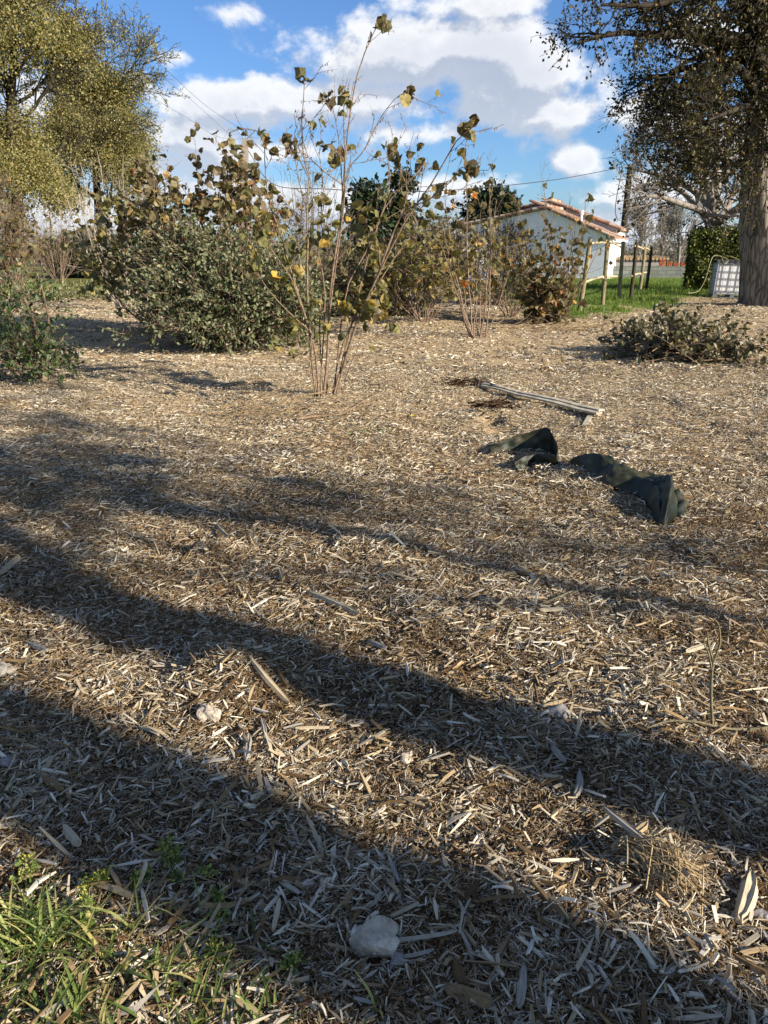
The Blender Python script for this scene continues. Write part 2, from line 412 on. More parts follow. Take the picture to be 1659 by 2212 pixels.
# ================================================================== GROUND
def ground():
    xs = np.concatenate([-np.geomspace(6, 400, 40)[::-1], np.linspace(-5.9, 5.9, 150), np.geomspace(6, 400, 40)])
    ys = np.concatenate([np.linspace(-60, .2, 30), np.linspace(.3, 9, 190), np.geomspace(9.1, 700, 130)])
    X, Y = np.meshgrid(xs, ys); Z = hz(X, Y) - .004
    V = np.stack([X, Y, Z], -1).reshape(-1, 3)
    nx = len(xs); i = np.arange(len(ys) - 1)[:, None] * nx + np.arange(nx - 1)[None]
    Fq = np.stack([i, i + 1, i + nx + 1, i + nx], -1).reshape(-1, 4)
    m, n = newmat('mulched_soil')
    p = opos(n)
    def streak(ang, sc, seed):
        c, s = math.cos(ang), math.sin(ang)
        a = n.v('DOT_PRODUCT', p, (c, s, 0)); b = n.v('DOT_PRODUCT', p, (-s, c, 0))
        cm = n.new('ShaderNodeCombineXYZ'); n.put(cm.inputs[0], n.m('MULTIPLY', a, 1.0)); n.put(cm.inputs[1], n.m('MULTIPLY', b, 6.0)); cm.inputs[2].default_value = seed
        return n.noise(cm.outputs[0], sc, 3, .6, .3)
    s1, s2, s3 = streak(.1, 22, 1), streak(1.2, 26, 4), streak(2.3, 24, 8)
    f = n.m('MAXIMUM', n.m('MAXIMUM', s1, s2), s3)
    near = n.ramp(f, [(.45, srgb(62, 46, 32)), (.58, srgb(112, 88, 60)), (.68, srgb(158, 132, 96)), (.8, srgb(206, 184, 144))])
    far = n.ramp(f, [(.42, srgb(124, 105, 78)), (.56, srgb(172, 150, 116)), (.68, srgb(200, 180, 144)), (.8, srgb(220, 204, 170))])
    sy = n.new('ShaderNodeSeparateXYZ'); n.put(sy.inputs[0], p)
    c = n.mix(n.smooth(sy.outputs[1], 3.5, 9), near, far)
    big = n.noise(p, .6, 4, .6)
    c = n.mix(n.smooth(big, .55, .75), c, n.mix(1, c, (.75, .68, .60), 'MULTIPLY'))
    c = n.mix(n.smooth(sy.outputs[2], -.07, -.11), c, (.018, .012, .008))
    # beyond the mulch: rough winter field
    fld = n.ramp(n.noise(p, .35, 6, .65), [(.35, srgb(82, 86, 44)), (.6, srgb(120, 116, 66)), (.8, srgb(150, 136, 92))])
    c = n.mix(n.smooth(n.m('ADD', sy.outputs[1], n.m('MULTIPLY', big, 8)), 34, 38), c, fld)
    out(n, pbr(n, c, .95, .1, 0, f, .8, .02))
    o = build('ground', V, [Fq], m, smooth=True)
    tag(o, 'tan wood mulch covering the field, running back to the winter meadow', 'ground', kind='structure')
ground()

def frames(n, rng, tilt):
    yaw = rng.uniform(0, 2 * np.pi, n); pit = rng.normal(size=n) * tilt; rol = rng.normal(size=n) * .5
    d = np.stack([np.cos(yaw) * np.cos(pit), np.sin(yaw) * np.cos(pit), np.sin(pit)], 1)
    s = np.stack([-np.sin(yaw), np.cos(yaw), np.zeros(n)], 1); u = np.cross(d, s)
    s2 = s * np.cos(rol)[:, None] + u * np.sin(rol)[:, None]; u2 = np.cross(d, s2)
    return d, s2, u2, pit
def chip_field(rng, n, y0, y1, L0, sig, wr, lod, tilt, layer, pale, margin=.8, Lmax=.12):
    # uniform over the trapezoid the lens can see (plus a margin)
    y = rng.uniform(y0, y1, n * 2); hw = .53 * y + margin
    keep = rng.random(n * 2) < hw / (.53 * y1 + margin); y = y[keep][:n]; hw = hw[keep][:n]
    x = rng.uniform(-1, 1, len(y)) * hw
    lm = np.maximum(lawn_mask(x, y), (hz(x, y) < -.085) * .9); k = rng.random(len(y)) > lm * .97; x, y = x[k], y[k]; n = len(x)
    L = np.clip(L0 * np.exp(rng.normal(size=n) * sig), .006, Lmax); W = np.clip(L * wr * np.exp(rng.normal(size=n) * .5), .0012, .011 + .02 * (y0 > 5)); Tk = W * rng.uniform(.2, .6, n)
    pn = vnoise(x * 2.6, y * 2.6, 41) * .55 + vnoise(x * 8, y * 8, 42) * .45; pm = vnoise(x * 1.5, y * 1.5, 43) * .5 + vnoise(x * 5, y * 5, 44) * .5
    L *= .52 + .90 * pn; W *= .62 + .7 * pn
    d, s, u, pit = frames(n, rng, tilt)
    z = hz(x, y) + rng.random(n) ** 1.3 * layer + np.abs(np.sin(pit)) * L * .35
    c = np.stack([x, y, z], 1)
    v = np.clip(rng.random(n) ** max(.45, 1.25 - .55 * pale) + np.where(L > L0 * 1.6, .12, 0) - (.55 - pm) * (.60 - .42 * min(pale, 1.1)), 0, 1)
    off = rng.random((n, 1)) * 7
    if lod == 0:
        bend = rng.normal(size=n) * .035; V = []; U = []
        for t, wsc in ((-.5, rng.uniform(.25, 1, n)), (.0, np.ones(n)), (.5, rng.uniform(.2, 1, n))):
            cc = c + d * (t * L)[:, None] + (s * (bend * L * (1 if t == 0 else 0))[:, None]) + u * (np.abs(bend) * L * (.5 if t == 0 else 0))[:, None]
            for a, b in ((-.5, -.5), (.5, -.5), (.5, .5), (-.5, .5)):
                jit = rng.uniform(-.18, .18, n) * L * (0 if t == 0 else 1) * .5
                V.append(cc + s * (a * W * wsc)[:, None] + u * (b * Tk)[:, None] + d * jit[:, None])
                U.append(np.stack([t * L, a * W + b * Tk * .7], 1) + off)
        V = np.stack(V, 1); U = np.stack(U, 1); k = 12
        q = [[i + j, i + (j + 1) % 4, i + 4 + (j + 1) % 4, i + 4 + j] for i in (0, 4) for j in range(4)] + [[3, 2, 1, 0], [8, 9, 10, 11]]
    elif lod == 1:
        V = []; U = []
        for t in (-.5, .5):
            wsc = rng.uniform(.3, 1, n)
            for a, b in ((-.5, -.5), (.5, -.5), (.5, .5), (-.5, .5)):
                V.append(c + d * (t * L)[:, None] + s * (a * W * wsc)[:, None] + u * (b * Tk)[:, None]); U.append(np.stack([t * L, a * W + b * Tk * .7], 1) + off)
        V = np.stack(V, 1); U = np.stack(U, 1); k = 8
        q = [[j, (j + 1) % 4, 4 + (j + 1) % 4, 4 + j] for j in (1, 2, 3)] + [[3, 2, 1, 0], [4, 5, 6, 7]]
    else:
        V = []; U = []
        for t in (-.5, .5):
            for a, b in ((-.5, -.6), (0, .4), (.5, -.6)):
                V.append(c + d * (t * L)[:, None] + s * (a * W)[:, None] + u * (b * Tk)[:, None]); U.append(np.stack([t * L, a * W], 1) + off)
        V = np.stack(V, 1); U = np.stack(U, 1); k = 6
        q = [[0, 1, 4, 3], [1, 2, 5, 4]]
    q = np.array(q)
    FF = (q[None] + (np.arange(n) * k)[:, None, None]).reshape(-1, 4)
    return V.reshape(-1, 3), U.reshape(-1, 2), FF, np.repeat(v, len(q))

LAWN = [G(1180, 700), G(1240, 684), G(1330, 690), G(1440, 668), G(1470, 655), G(1560, 640), G(1700, 640), G(1900, 634)]
LAWNY = np.array([[p[0], p[1]] for p in LAWN])
def lawn_mask(x, y):
    yb = np.interp(x, LAWNY[:, 0], LAWNY[:, 1], left=200, right=LAWNY[-1, 1])
    edge = (vnoise(x * 1.3, y * 1.3, 11) - .5) * 2.4
    return np.clip((y - yb + edge) / 1.2, 0, 1) * np.clip((x - LAWNY[0, 0] + edge) / 1.0, 0, 1)

rngc = np.random.default_rng(11)
QS = 1.0
fields = [
    chip_field(rngc, int(185000 * QS), .75, 2.5, .0140, .60, .098, 0, .30, .022, .25),
    chip_field(rngc, int(4200 * QS), .75, 2.6, .040, .45, .115, 0, .24, .030, .55, Lmax=.12),
    chip_field(rngc, int(250000 * QS), 2.4, 5.2, .0150, .60, .12, 1, .24, .022, .55),
    chip_field(rngc, int(5500 * QS), 2.5, 5.5, .044, .35, .12, 1, .24, .028, .65, Lmax=.11),
    chip_field(rngc, int(260000 * QS), 5.0, 10.5, .020, .5, .19, 2, .20, .018, 1.15),
    chip_field(rngc, int(200000 * QS), 10, 30, .038, .4, .24, 2, .16, .022, 1.35),
]
Vs, Us, Fs, As = [], [], [], []; nn_ = 0
for V_, U_, F_, A_ in fields:
    Vs.append(V_); Us.append(U_); Fs.append(F_ + nn_); As.append(A_); nn_ += len(V_)
o = build('wood_chips', np.vstack(Vs), [np.concatenate(Fs)], M['chip'], attr=[np.concatenate(As)], uv=np.vstack(Us))
tag(o, 'shredded grey and tan wood chips strewn over the whole ground', 'wood chips', kind='stuff')
del Vs, Us, Fs, As, fields

# lawn sheet and grass
def lawn():
    xs = np.linspace(LAWNY[0, 0] - 2, 40, 70); ys = np.linspace(14, 60, 110)
    X, Y = np.meshgrid(xs, ys); mk = lawn_mask(X, Y)
    V = np.stack([X, Y, hz(X, Y) - .03 + .05 * mk], -1).reshape(-1, 3); nx = len(xs)
    i = np.arange(len(ys) - 1)[:, None] * nx + np.arange(nx - 1)[None]
    Fq = np.stack([i, i + 1, i + nx + 1, i + nx], -1).reshape(-1, 4)
    keep = mk.reshape(-1)[Fq].max(1) > 0; Fq = Fq[keep]
    m, n = newmat('lawn_turf'); f = n.noise(opos(n), 3, 8, .7)
    out(n, pbr(n, n.ramp(f, [(.3, srgb(58, 72, 30)), (.55, srgb(98, 118, 48)), (.75, srgb(140, 136, 78))]), .9, .1, 0, f, .6, .05))
    tag(build('lawn', V, [Fq], m), 'green lawn between the mulch and the block wall', 'lawn', kind='structure')
    r = np.random.default_rng(5); n_ = 90000
    x = r.uniform(LAWNY[0, 0] - 1, 22, n_); y = 16 + 26 * r.random(n_) ** 1.4
    k = (r.random(n_) < lawn_mask(x, y)) & (np.abs(x) < .56 * y + 1.5) & (vnoise(x * .9, y * .9, 21) > .22); x, y = x[k], y[k]; n_ = len(x)
    pos = np.stack([x, y, hz(x, y) - .01], 1)
    d = r.normal(size=(n_, 3)) * .4; d[:, 2] = 1
    hgt = .09 + .14 * vnoise(x * .7, y * .7, 31)
    V, Fc, A = leaves(pos, d, 1.0, 'small', r, .1, .3, 0, 0, .10)
    V = (V.reshape(n_, -1, 3) - pos[:, None]) * hgt[:, None, None] + pos[:, None]
    tag(build('lawn_grass', V.reshape(-1, 3), [Fc], M['lawngrass'], attr=[A]), 'short green grass blades growing on the lawn', 'grass', kind='stuff')
lawn()

# ================================================================== PLANTS
def plant(name, loc, label, cat, woody, wmat, leafsets, wood_name='stem', group=None, leaf_name='foliage'):
    """woody: list of (polylines, radii, sides); leafsets: list of (V,F,A,mat,partname)"""
    loc = np.asarray(loc, float)
    root = empty(name, loc, label, cat, group)
    V, Fq, A, n = [], [], [], 0
    for Pl, R, s in woody:
        v, f = tubes(Pl, R, s); V.append(v); Fq.append(f + n); n += len(v)
    V = np.vstack(V) - loc; Fq = np.concatenate(Fq)
    build(wood_name, V, [Fq], wmat, root, smooth=True)
    for (v, f, a, mt, pn) in leafsets:
        if len(v): build(pn, v - loc, [f], mt, root, attr=[a])
    return root
def poly(pts, k): return spline(pts, k)[None]
def ends(Pl, q, rng, t0=.1, jitter=.0):
    n, k, _ = Pl.shape
    t = t0 + (1 - t0) * rng.random(n * q) ; par = np.repeat(np.arange(n), q)
    f = t * (k - 1); i = np.clip(f.astype(int), 0, k - 2); fr = (f - i)[:, None]
    p = Pl[par, i] * (1 - fr) + Pl[par, i + 1] * fr
    tan = nrm(Pl[par, i + 1] - Pl[par, i])
    d = nrm(tan * .6 + rng.normal(size=p.shape) * .6 + np.array([0, 0, -.15]))
    return p + rng.normal(size=p.shape) * jitter, d

# --- the tall hazel in the middle, its stems followed one by one
def centre_hazel():
    rng = np.random.default_rng(3)
    B = g(700, 858); Y0 = B[1]
    S = [ # (depth at tip relative to base, radius, pixel path)
     (.0, .017, [(697,862),(707,780),(710,700),(713,640),(722,560),(735,480),(742,400),(748,320),(758,231),(775,150),(800,86),(826,34)]),
     (.3, .014, [(684,858),(674,780),(668,720),(663,600),(665,520),(662,450),(668,380),(655,340),(652,260),(657,200),(656,165)]),
     (-.3, .013, [(706,858),(708,740),(716,640),(730,540),(744,430),(745,330),(742,262),(744,205)]),
     (-.5, .016, [(722,856),(744,780),(770,700),(800,630),(838,550),(880,470),(930,400),(968,335),(990,300),(1028,270)]),
     (.4, .013, [(716,858),(735,765),(765,690),(800,640),(850,560),(890,505),(905,470)]),
     (.5, .012, [(718,858),(755,720),(785,590),(815,490),(838,420),(842,370),(835,312)]),
     (.2, .014, [(690,858),(681,760),(655,670),(625,575),(600,490),(580,430),(572,350),(571,290)]),
     (-.2, .012, [(684,856),(674,790),(670,721),(640,690),(598,648),(562,600),(548,560)]),
     (-.1, .008, [(735,500),(742,430),(752,367),(787,324),(820,258),(856,211),(884,197)]),
     (.6, .009, [(720,850),(745,640),(790,545),(825,460),(862,410),(903,372),(915,350)]),
     (.1, .007, [(740,420),(736,350),(730,290),(718,230),(706,204)]),
     (.2, .008, [(800,630),(860,480),(879,417),(866,372),(846,345)]),
     (-.6, .009, [(800,640),(850,500),(879,453),(929,430),(975,390),(996,361),(1010,372)]),
     (.3, .007, [(662,450),(648,400),(640,360),(630,315)]),
     (-.4, .008, [(650,660),(628,600),(590,545),(570,500),(560,470)]),
     (.0, .007, [(722,856),(735,800),(752,720),(768,690),(800,652)]),
     (-.3, .006, [(690,860),(676,828),(660,800),(640,780),(628,772)]),
     (-.2, .006, [(735,858),(752,800),(770,760),(790,720),(812,690)]),
     (.5, .008, [(700,850),(690,700),(700,560),(694,450),(712,360),(728,330)]),
     (-.5, .007, [(742,400),(700,370),(668,340),(640,318),(628,306)]),
     (.4, .008, [(690,850),(702,640),(684,520),(700,440),(690,330),(700,310)]),
    ]
    woody = []; tw = []
    for (dy, r, px) in S:
        m = len(px); pts = [P(x, y, Y0 + dy * (i / (m - 1)) + rng.normal() * .02) for i, (x, y) in enumerate(px)]
        if px[0][1] > 845: pts[0] = B + np.array([(px[0][0] - 700) / F * 8.3, rng.normal() * .06, -.04])
        Pl = spline(pts, 16)[None]; R = (r * np.linspace(1, .22, 16))[None]
        woody.append((Pl, R, 6)); tw.append((Pl, R))
    TP = np.concatenate([t[0] for t in tw]); TR = np.concatenate([t[1] for t in tw])
    c1, r1 = children(TP, TR, 6, .50, 42, 5, .10, (0, 0, .06), rng, .35, .95, .5, .5)
    c2, r2 = children(c1, r1, 2, .22, 45, 4, .12, (0, 0, .05), rng, .3, 1, .7, .4)
    woody += [(c1, np.maximum(r1, .0022), 4), (c2, np.maximum(r2, .0017), 3)]
    low = np.concatenate([c1[:, 2:], c2[:, 1:]])
    sel = []
    p, d = ends(c1, 3, rng, .25); p2, d2 = ends(c2, 3, rng, .3)
    p = np.vstack([p, p2]); d = np.vstack([d, d2])
    zt = np.clip((p[:, 2] - .45) / .5, 0, 1) * np.clip((2.15 - p[:, 2]) / .8, .05, 1)
    k = rng.random(len(p)) < zt * 1.0; p, d = p[k], d[k]
    pt, dt = [], []
    for (dy, r, px) in S:      # leaves crowd the very tips
        e = P(*px[-1], Y0 + dy)
        for q in range(4 if px[-1][1] < 420 else 1):
            f = rng.random() * .18; a = P(*px[-2], Y0 + dy)
            pt.append(e * (1 - f * 2.2) + a * f * 2.2); dt.append(rng.normal(size=3) * .8 + np.array([0, 0, .1]))
    Vh, Fh, Ah = leaves(p, d, .092, 'round', rng, .22, .5, .05, .3, 1.0)
    Vt, Ft, At = leaves(np.array(pt), np.array(dt), .098, 'round', rng, .35, .7, .09, .3, 1.0)
    # catkins
    ck, _ = ends(np.concatenate([c1, c2[:, :]], 0) if False else c1, 4, rng, .2)
    ck2, _ = ends(c2, 3, rng, .2); ck3, _ = ends(TP[:, 6:], 9, rng, .0)
    ck = np.vstack([ck, ck2, ck3]); ck = ck[ck[:, 2] > 1.2]
    dd = nrm(rng.normal(size=ck.shape) * .35 + np.array([.1, 0, -1])); L = rng.uniform(.015, .035, len(ck))
    C = np.stack([ck, ck + dd * (L / 2)[:, None], ck + dd * L[:, None]], 1)
    Rr = np.broadcast_to(np.array([.002, .0036, .001]), (len(ck), 3))
    root = plant('hazel_bush', B, 'tallest hazel in the centre, stems fanning into the sky, few curled leaves', 'shrub', woody, M['stem'],
          [(Vh, Fh, Ah, M['hazelgreen'], 'foliage'), (Vt, Ft, At, M['hazel'], 'tip_leaves')], group='hazel shrubs')
    v, f = tubes(C, Rr, 4); build('catkins', v - B, [f], M['twig'], root)
centre_hazel()

def shrub(name, base, label, cat, n, height, spread, leafmat_, wmat, seed, lsize=.09, kind='round', nchild=(6, 3), clen=(.5, .2), nleaf=(2, 2), leafz=(.1, 1.0), lean=(0, 0),
          r0=.012, dens=.9, wig=.06, group=None, jag=.04, topsparse=0, clf=.5, up=.05, hvar=.3, curl=.5):
    rng = np.random.default_rng(seed); base = np.asarray(base, float)
    th = rng.uniform(0, 2 * np.pi, n); sp = spread * np.sqrt(rng.random(n)); hh = height * (1 - hvar * rng.random(n)) * (1 - .35 * (sp / spread) ** 2)
    k = 10; t = np.linspace(0, 1, k)
    st = base + np.stack([np.cos(th), np.sin(th), np.zeros(n)], 1) * (.05 + .10 * rng.random((n, 1))) - np.array([0, 0, .03])
    tip = base + np.stack([np.cos(th) * sp + lean[0] * hh, np.sin(th) * sp + lean[1] * hh, hh], 1)
    Pl = st[:, None] * (1 - t)[None, :, None] + tip[:, None] * t[None, :, None]
    bow = (np.sin(t * np.pi) * .12)[None, :, None] * np.stack([np.cos(th), np.sin(th), np.zeros(n)], 1)[:, None] * sp[:, None, None]
    w_ = np.cumsum(rng.normal(size=(n, k, 3)) * wig * height / k, 1) * np.array([1, 1, .3]); w_[:, 0] = 0
    Pl = Pl + bow + w_
    R = (r0 * rng.uniform(.6, 1.2, n))[:, None] * np.linspace(1, .22, k)[None]
    c1, r1 = children(Pl, R, nchild[0], clen[0], 45, 6, .12, (0, 0, up), rng, .2, .97, .55, clf)
    c2, r2 = children(c1, r1, nchild[1], clen[1], 48, 4, .14, (0, 0, up), rng, .2, 1, .7, .3)
    p1, d1 = ends(c1, nleaf[0], rng, .15); p2, d2 = ends(c2, nleaf[1], rng, .1)
    p3, d3 = ends(Pl[:, 5:], nleaf[0] * 3, rng, 0)
    p = np.vstack([p1, p2, p3]); d = np.vstack([d1, d2, d3])
    zz = (p[:, 2] - base[2]) / height
    pr = np.clip((zz - leafz[0]) / .08, 0, 1) * np.clip((leafz[1] - zz) / .15 + .15, 0, 1) * dens
    if topsparse: pr *= np.clip(1.15 - zz * topsparse, .12, 1)
    kk = rng.random(len(p)) < pr; p, d = p[kk], d[kk]; p[:, 2] = np.maximum(p[:, 2], base[2] + .02)
    lv = leaves(p, d, lsize, kind, rng, .22, curl, jag, .3)
    return plant(name, base, label, cat, [(Pl, R, 5), (c1, np.maximum(r1, .003), 3), (c2, np.maximum(r2, .0022), 3)], wmat, [(*lv, leafmat_, 'foliage')], group=group)

def mass(name, base, blobs, nleaf, lsize, lmat, wmat, label, cat, seed, kind='oval', nst=40, r0=.02, gap=.42, gs=2.2, shell=.5, twigs=900, tl=.25, group=None, wn='stem', flat=0.02, trunk=None, curl=.35, jag=0):
    """dense bush: leaf-clad twigs filling overlapping ellipsoids, thinned by a 3-D noise so clumps and gaps form"""
    rng = np.random.default_rng(seed); base = np.asarray(base, float)
    vol = np.array([b[3] * b[4] * b[5] for b in blobs]) ** .8; vol /= vol.sum()
    def samp(n):
        b = np.array(blobs)[rng.choice(len(blobs), n, p=vol)]
        u = nrm(rng.normal(size=(n, 3))); rr = rng.random(n) ** shell * (1 + rng.normal(size=n) * .07)
        return b[:, :3] + u * rr[:, None] * b[:, 3:6], u
    s, u = samp(twigs * 3)
    g3 = vnoise(s[:, 0] * gs + s[:, 2] * 1.3 * gs, s[:, 1] * gs - s[:, 2] * .8 * gs, seed) * .6 + vnoise(s[:, 0] * gs * 2.3 - s[:, 2] * gs, s[:, 1] * gs + s[:, 2] * gs * 2.1, seed + 5) * .4
    k = (g3 > gap) & (s[:, 2] > base[2] + flat); s, u = s[k][:twigs], u[k][:twigs]
    d = nrm(u + np.array([0, 0, .5]) + rng.normal(size=u.shape) * .6); L = tl * rng.uniform(.5, 1.4, len(s))
    pts = [s]
    for q in range(3):
        d = nrm(d + rng.normal(size=d.shape) * .2); pts.append(pts[-1] + d * (L / 3)[:, None])
    tw = np.stack(pts, 1); tw[:, :, 2] = np.maximum(tw[:, :, 2], base[2] + .01)
    q = max(1, int(round(nleaf / max(1, len(tw)))))
    p, dd = ends(tw, q, rng, 0, lsize * .3); p[:, 2] = np.maximum(p[:, 2], base[2] + .015)
    lv = leaves(p, dd, lsize, kind, rng, .2, curl, jag, .4)
    # stems from the base to points inside
    e, _ = samp(nst * 2); e = e[e[:, 2] > base[2] + .1][:nst]; n = len(e); t = np.linspace(0, 1, 8)
    b0 = np.tile(base, (n, 1)) + rng.normal(size=(n, 3)) * np.array([.12, .12, 0]); b0[:, :2] += (e[:, :2] - base[:2]) * .25; b0[:, 2] = base[2] - .05
    Pl = b0[:, None] * (1 - t)[None, :, None] + e[:, None] * t[None, :, None]
    Pl[:, :, :2] += (np.sin(t * np.pi) * .12)[None, :, None] * (e - b0)[:, None, :2]
    w_ = np.cumsum(rng.normal(size=Pl.shape) * .02, 1); w_[:, 0] = 0; Pl = Pl + w_
    R = (r0 * rng.uniform(.4, 1.2, n))[:, None] * np.linspace(1, .25, 8)[None]
    wd = [(Pl, R, 5), (tw, np.broadcast_to(np.array([.0035, .003, .0025, .0015]) * (lsize / .05), (len(tw), 4)), 3)]
    if trunk: wd += trunk
    return plant(name, base, label, cat, wd, wmat, [(*lv, lmat, 'foliage')], wood_name=wn, group=group)
def blob(x0, x1, y0, y1, Y, dr=None):
    a, b = P(x0, (y0 + y1) / 2, Y), P(x1, (y0 + y1) / 2, Y); t, bt = P((x0 + x1) / 2, y0, Y), P((x0 + x1) / 2, y1, Y)
    rx = (b[0] - a[0]) / 2; c = (a + b) / 2; rz = (t[2] - bt[2]) / 2
    return (c[0], Y, (t[2] + bt[2]) / 2, rx, dr or rx * .8, rz)

# silverthorn masses
YE = G(480, 765)[1]
mass('silverthorn_bush', g(480, 745) + [0, .5, 0], [blob(285, 640, 560, 765, YE + .9), blob(300, 520, 500, 640, YE + 1.2), blob(430, 690, 540, 750, YE + 1.2), blob(560, 700, 600, 770, YE + .6), blob(270, 420, 640, 770, YE + .6, .6)],
     22000, .072, M['elae'], M['stem'], 'broad dark silverthorn bush on the mulch just left of the tall central hazel', 'shrub', 21, twigs=3200, tl=.42, nst=60, gap=.46, group='evergreen silverthorn shrubs')
YE2 = G(900, 690)[1]
mass('silverthorn_bush', g(880, 685) + [0, .6, 0], [blob(790, 1010, 520, 690, YE2 + .6), blob(640, 850, 560, 690, YE2 + 1.3), blob(860, 1000, 480, 600, YE2 + .8)],
     17000, .075, M['elaewarm'], M['stem'], 'olive silverthorn bush behind the tall central hazel, right of its stems', 'shrub', 22, twigs=2600, tl=.35, group='evergreen silverthorn shrubs', gs=1.5)
YE3 = G(1060, 640)[1] - 4
mass('silverthorn_bush', (P(1070, 600, YE3)[0], YE3, 0), [blob(990, 1160, 490, 640, YE3), blob(1040, 1130, 470, 560, YE3 + .5)],
     5500, .07, M['elaewarm'], M['stem'], 'olive bush in front of the white house wall, behind the thin hazel', 'shrub', 23, twigs=1100, tl=.4, group='evergreen silverthorn shrubs', gs=1.2)
# left-edge strawberry-tree like shrub with a forked trunk
YL = G(75, 832)[1]
bl = P(90, 832, YL); bl[2] = 0
def forks():
    L = []
    for px, r in (([(95,838),(93,790),(88,740),(70,690),(55,650),(30,610),(10,590)], .035), ([(93,790),(70,760),(45,730),(20,690),(0,660),(-20,620)], .026),
                  ([(88,760),(100,720),(105,690),(95,640),(80,590)], .02), ([(92,800),(110,760),(130,740),(140,720)], .013)):
        p = np.array([P(x, y, YL + .05 * i) for i, (x, y) in enumerate(px)])
        L.append((spline(p, 12)[None], (r * np.linspace(1, .3, 12))[None], 8))
    return L
mass('broadleaf_bush', bl, [blob(-60, 120, 590, 760, YL + .1, .5), blob(10, 150, 700, 840, YL, .45), blob(60, 150, 730, 840, YL, .3), blob(-80, 60, 640, 800, YL + .2, .4)],
     2600, .062, M['laurel'], M['stem'], 'green leafy bush with forked trunk at the left edge of the photo', 'shrub', 24, twigs=560, tl=.25, nst=14, r0=.010, gap=.45, gs=3, trunk=forks(), flat=.05)

# leafy hazels
shrub('hazel_bush', (*P(455, 700, 14.2)[:2], 0), 'broad leafy hazel behind the dark silverthorn bush, in front of the concrete pole', 'shrub', 34, 3.75, 1.45, M['hazel'], M['twig'], 31,
      .125, 'round', (9, 3), (.75, .3), (3, 1), (.25, 1.1), dens=.95, r0=.016, group='hazel shrubs', hvar=.35)
shrub('hazel_bush', (*P(340, 700, 15.5)[:2], 0), 'dense brown hazel at the left flank of the dark silverthorn', 'shrub', 24, 2.9, 1.3, M['hazelgreen'], M['twig'], 32,
      .11, 'round', (8, 3), (.8, .3), (2, 1), (.1, 1.0), dens=.8, r0=.014, group='hazel shrubs', topsparse=.7)
shrub('hazel_bush', g(1035, 728), 'thin hazel standing right of the tall central hazel, in front of the white house', 'shrub', 12, 3.1, 1.3, M['hazelgold'], M['twig'], 33,
      .11, 'round', (6, 2), (.7, .25), (2, 1), (.15, 1.0), dens=.6, r0=.016, group='hazel shrubs', topsparse=.4)
YH4 = G(1200, 697)[1]
shrub('hazel_bush', g(1200, 698), 'short hazel with dark leaves at its foot, beside the first wooden post', 'shrub', 18, 3.3, .95, M['hazelgold'], M['twig'], 34,
      .12, 'round', (6, 2), (.55, .22), (1, 1), (.02, 1.1), dens=.6, lean=(-.10, 0), r0=.013, group='hazel shrubs', topsparse=.75)
mass('leafy_shoots', g(1203, 697), [blob(1150, 1224, 600, 706, YH4, .45)], 700, .13, M['hazel'], M['twig'], 'low clump of dark brown leaves at the foot of the short hazel', 'shrub', 35, kind='round', twigs=330, tl=.35, nst=16, r0=.01, curl=.6, jag=.05)
shrub('hazel_bush', g(15, 640), 'tall bare hazel with yellow leaves low down, at the photo\'s left edge', 'shrub', 48, 4.3, 1.8, M['hazelgold'], M['twig'], 36,
      .14, 'round', (12, 5), (1.0, .45), (1, 1), (.1, .9), dens=.30, r0=.016, group='hazel shrubs', topsparse=.9)
shrub('hazel_bush', g(130, 612), 'bare shrub with thin upright twigs beside the pale stake', 'shrub', 26, 3.8, 1.7, M['hazel'], M['twig'], 37,
      .14, 'oval', (9, 4), (1.0, .4), (1, 1), (.1, .9), dens=.12, r0=.018, group='hazel shrubs')
shrub('hazel_bush', (*P(265, 640, 21)[:2], 0), 'slender twiggy hazel standing below the second oak from the left', 'shrub', 20, 4.2, 1.6, M['hazelgold'], M['paletwig'], 38,
      .13, 'round', (7, 3), (1.0, .4), (1, 1), (.1, .9), dens=.25, r0=.02, group='hazel shrubs', topsparse=.8)
shrub('hazel_bush', (*P(915, 660, 17.5)[:2], 0), 'olive-gold hazel between the tall central hazel and the white house', 'shrub', 20, 2.5, 1.3, M['hazelgreen'], M['twig'], 41,
      .12, 'round', (8, 3), (.75, .3), (2, 1), (.1, 1.0), dens=.8, r0=.014, group='hazel shrubs', topsparse=.8)
shrub('hazel_bush', (*P(1105, 660, 19)[:2], 0), 'golden-brown hazel right in front of the white gable wall', 'shrub', 16, 2.5, 1.3, M['hazelgold'], M['twig'], 42,
      .12, 'round', (7, 3), (.75, .3), (2, 1), (.1, 1.0), dens=.65, r0=.014, group='hazel shrubs', topsparse=.9)
shrub('hazel_bush', (*P(760, 640, 19)[:2], 0), 'dull brown hazel straight behind the central hazel stems', 'shrub', 18, 2.1, 1.5, M['hazel'], M['twig'], 43,
      .12, 'round', (8, 3), (.75, .3), (2, 1), (.1, 1.0), dens=.6, r0=.014, group='hazel shrubs', topsparse=.6)
# grey twiggy saplings behind the central hazel
shrub('willow_sapling', (*P(665, 600, 24)[:2], 0), 'bare grey willow thicket behind the central hazel stems', 'shrub', 34, 4.6, 2.0, M['weed'], M['greytwig'], 39,
      .10, 'oval', (8, 3), (1.2, .5), (1, 1), (.1, 1.0), dens=.30, r0=.02, wig=.08)
shrub('willow_sapling', (*P(600, 600, 27)[:2], 0), 'smaller bare grey willow clump left of the central hazel stems', 'shrub', 20, 3.9, 1.5, M['weed'], M['greytwig'], 40,
      .10, 'oval', (8, 3), (1.0, .5), (1, 1), (.1, 1.0), dens=.30, r0=.02, wig=.08)

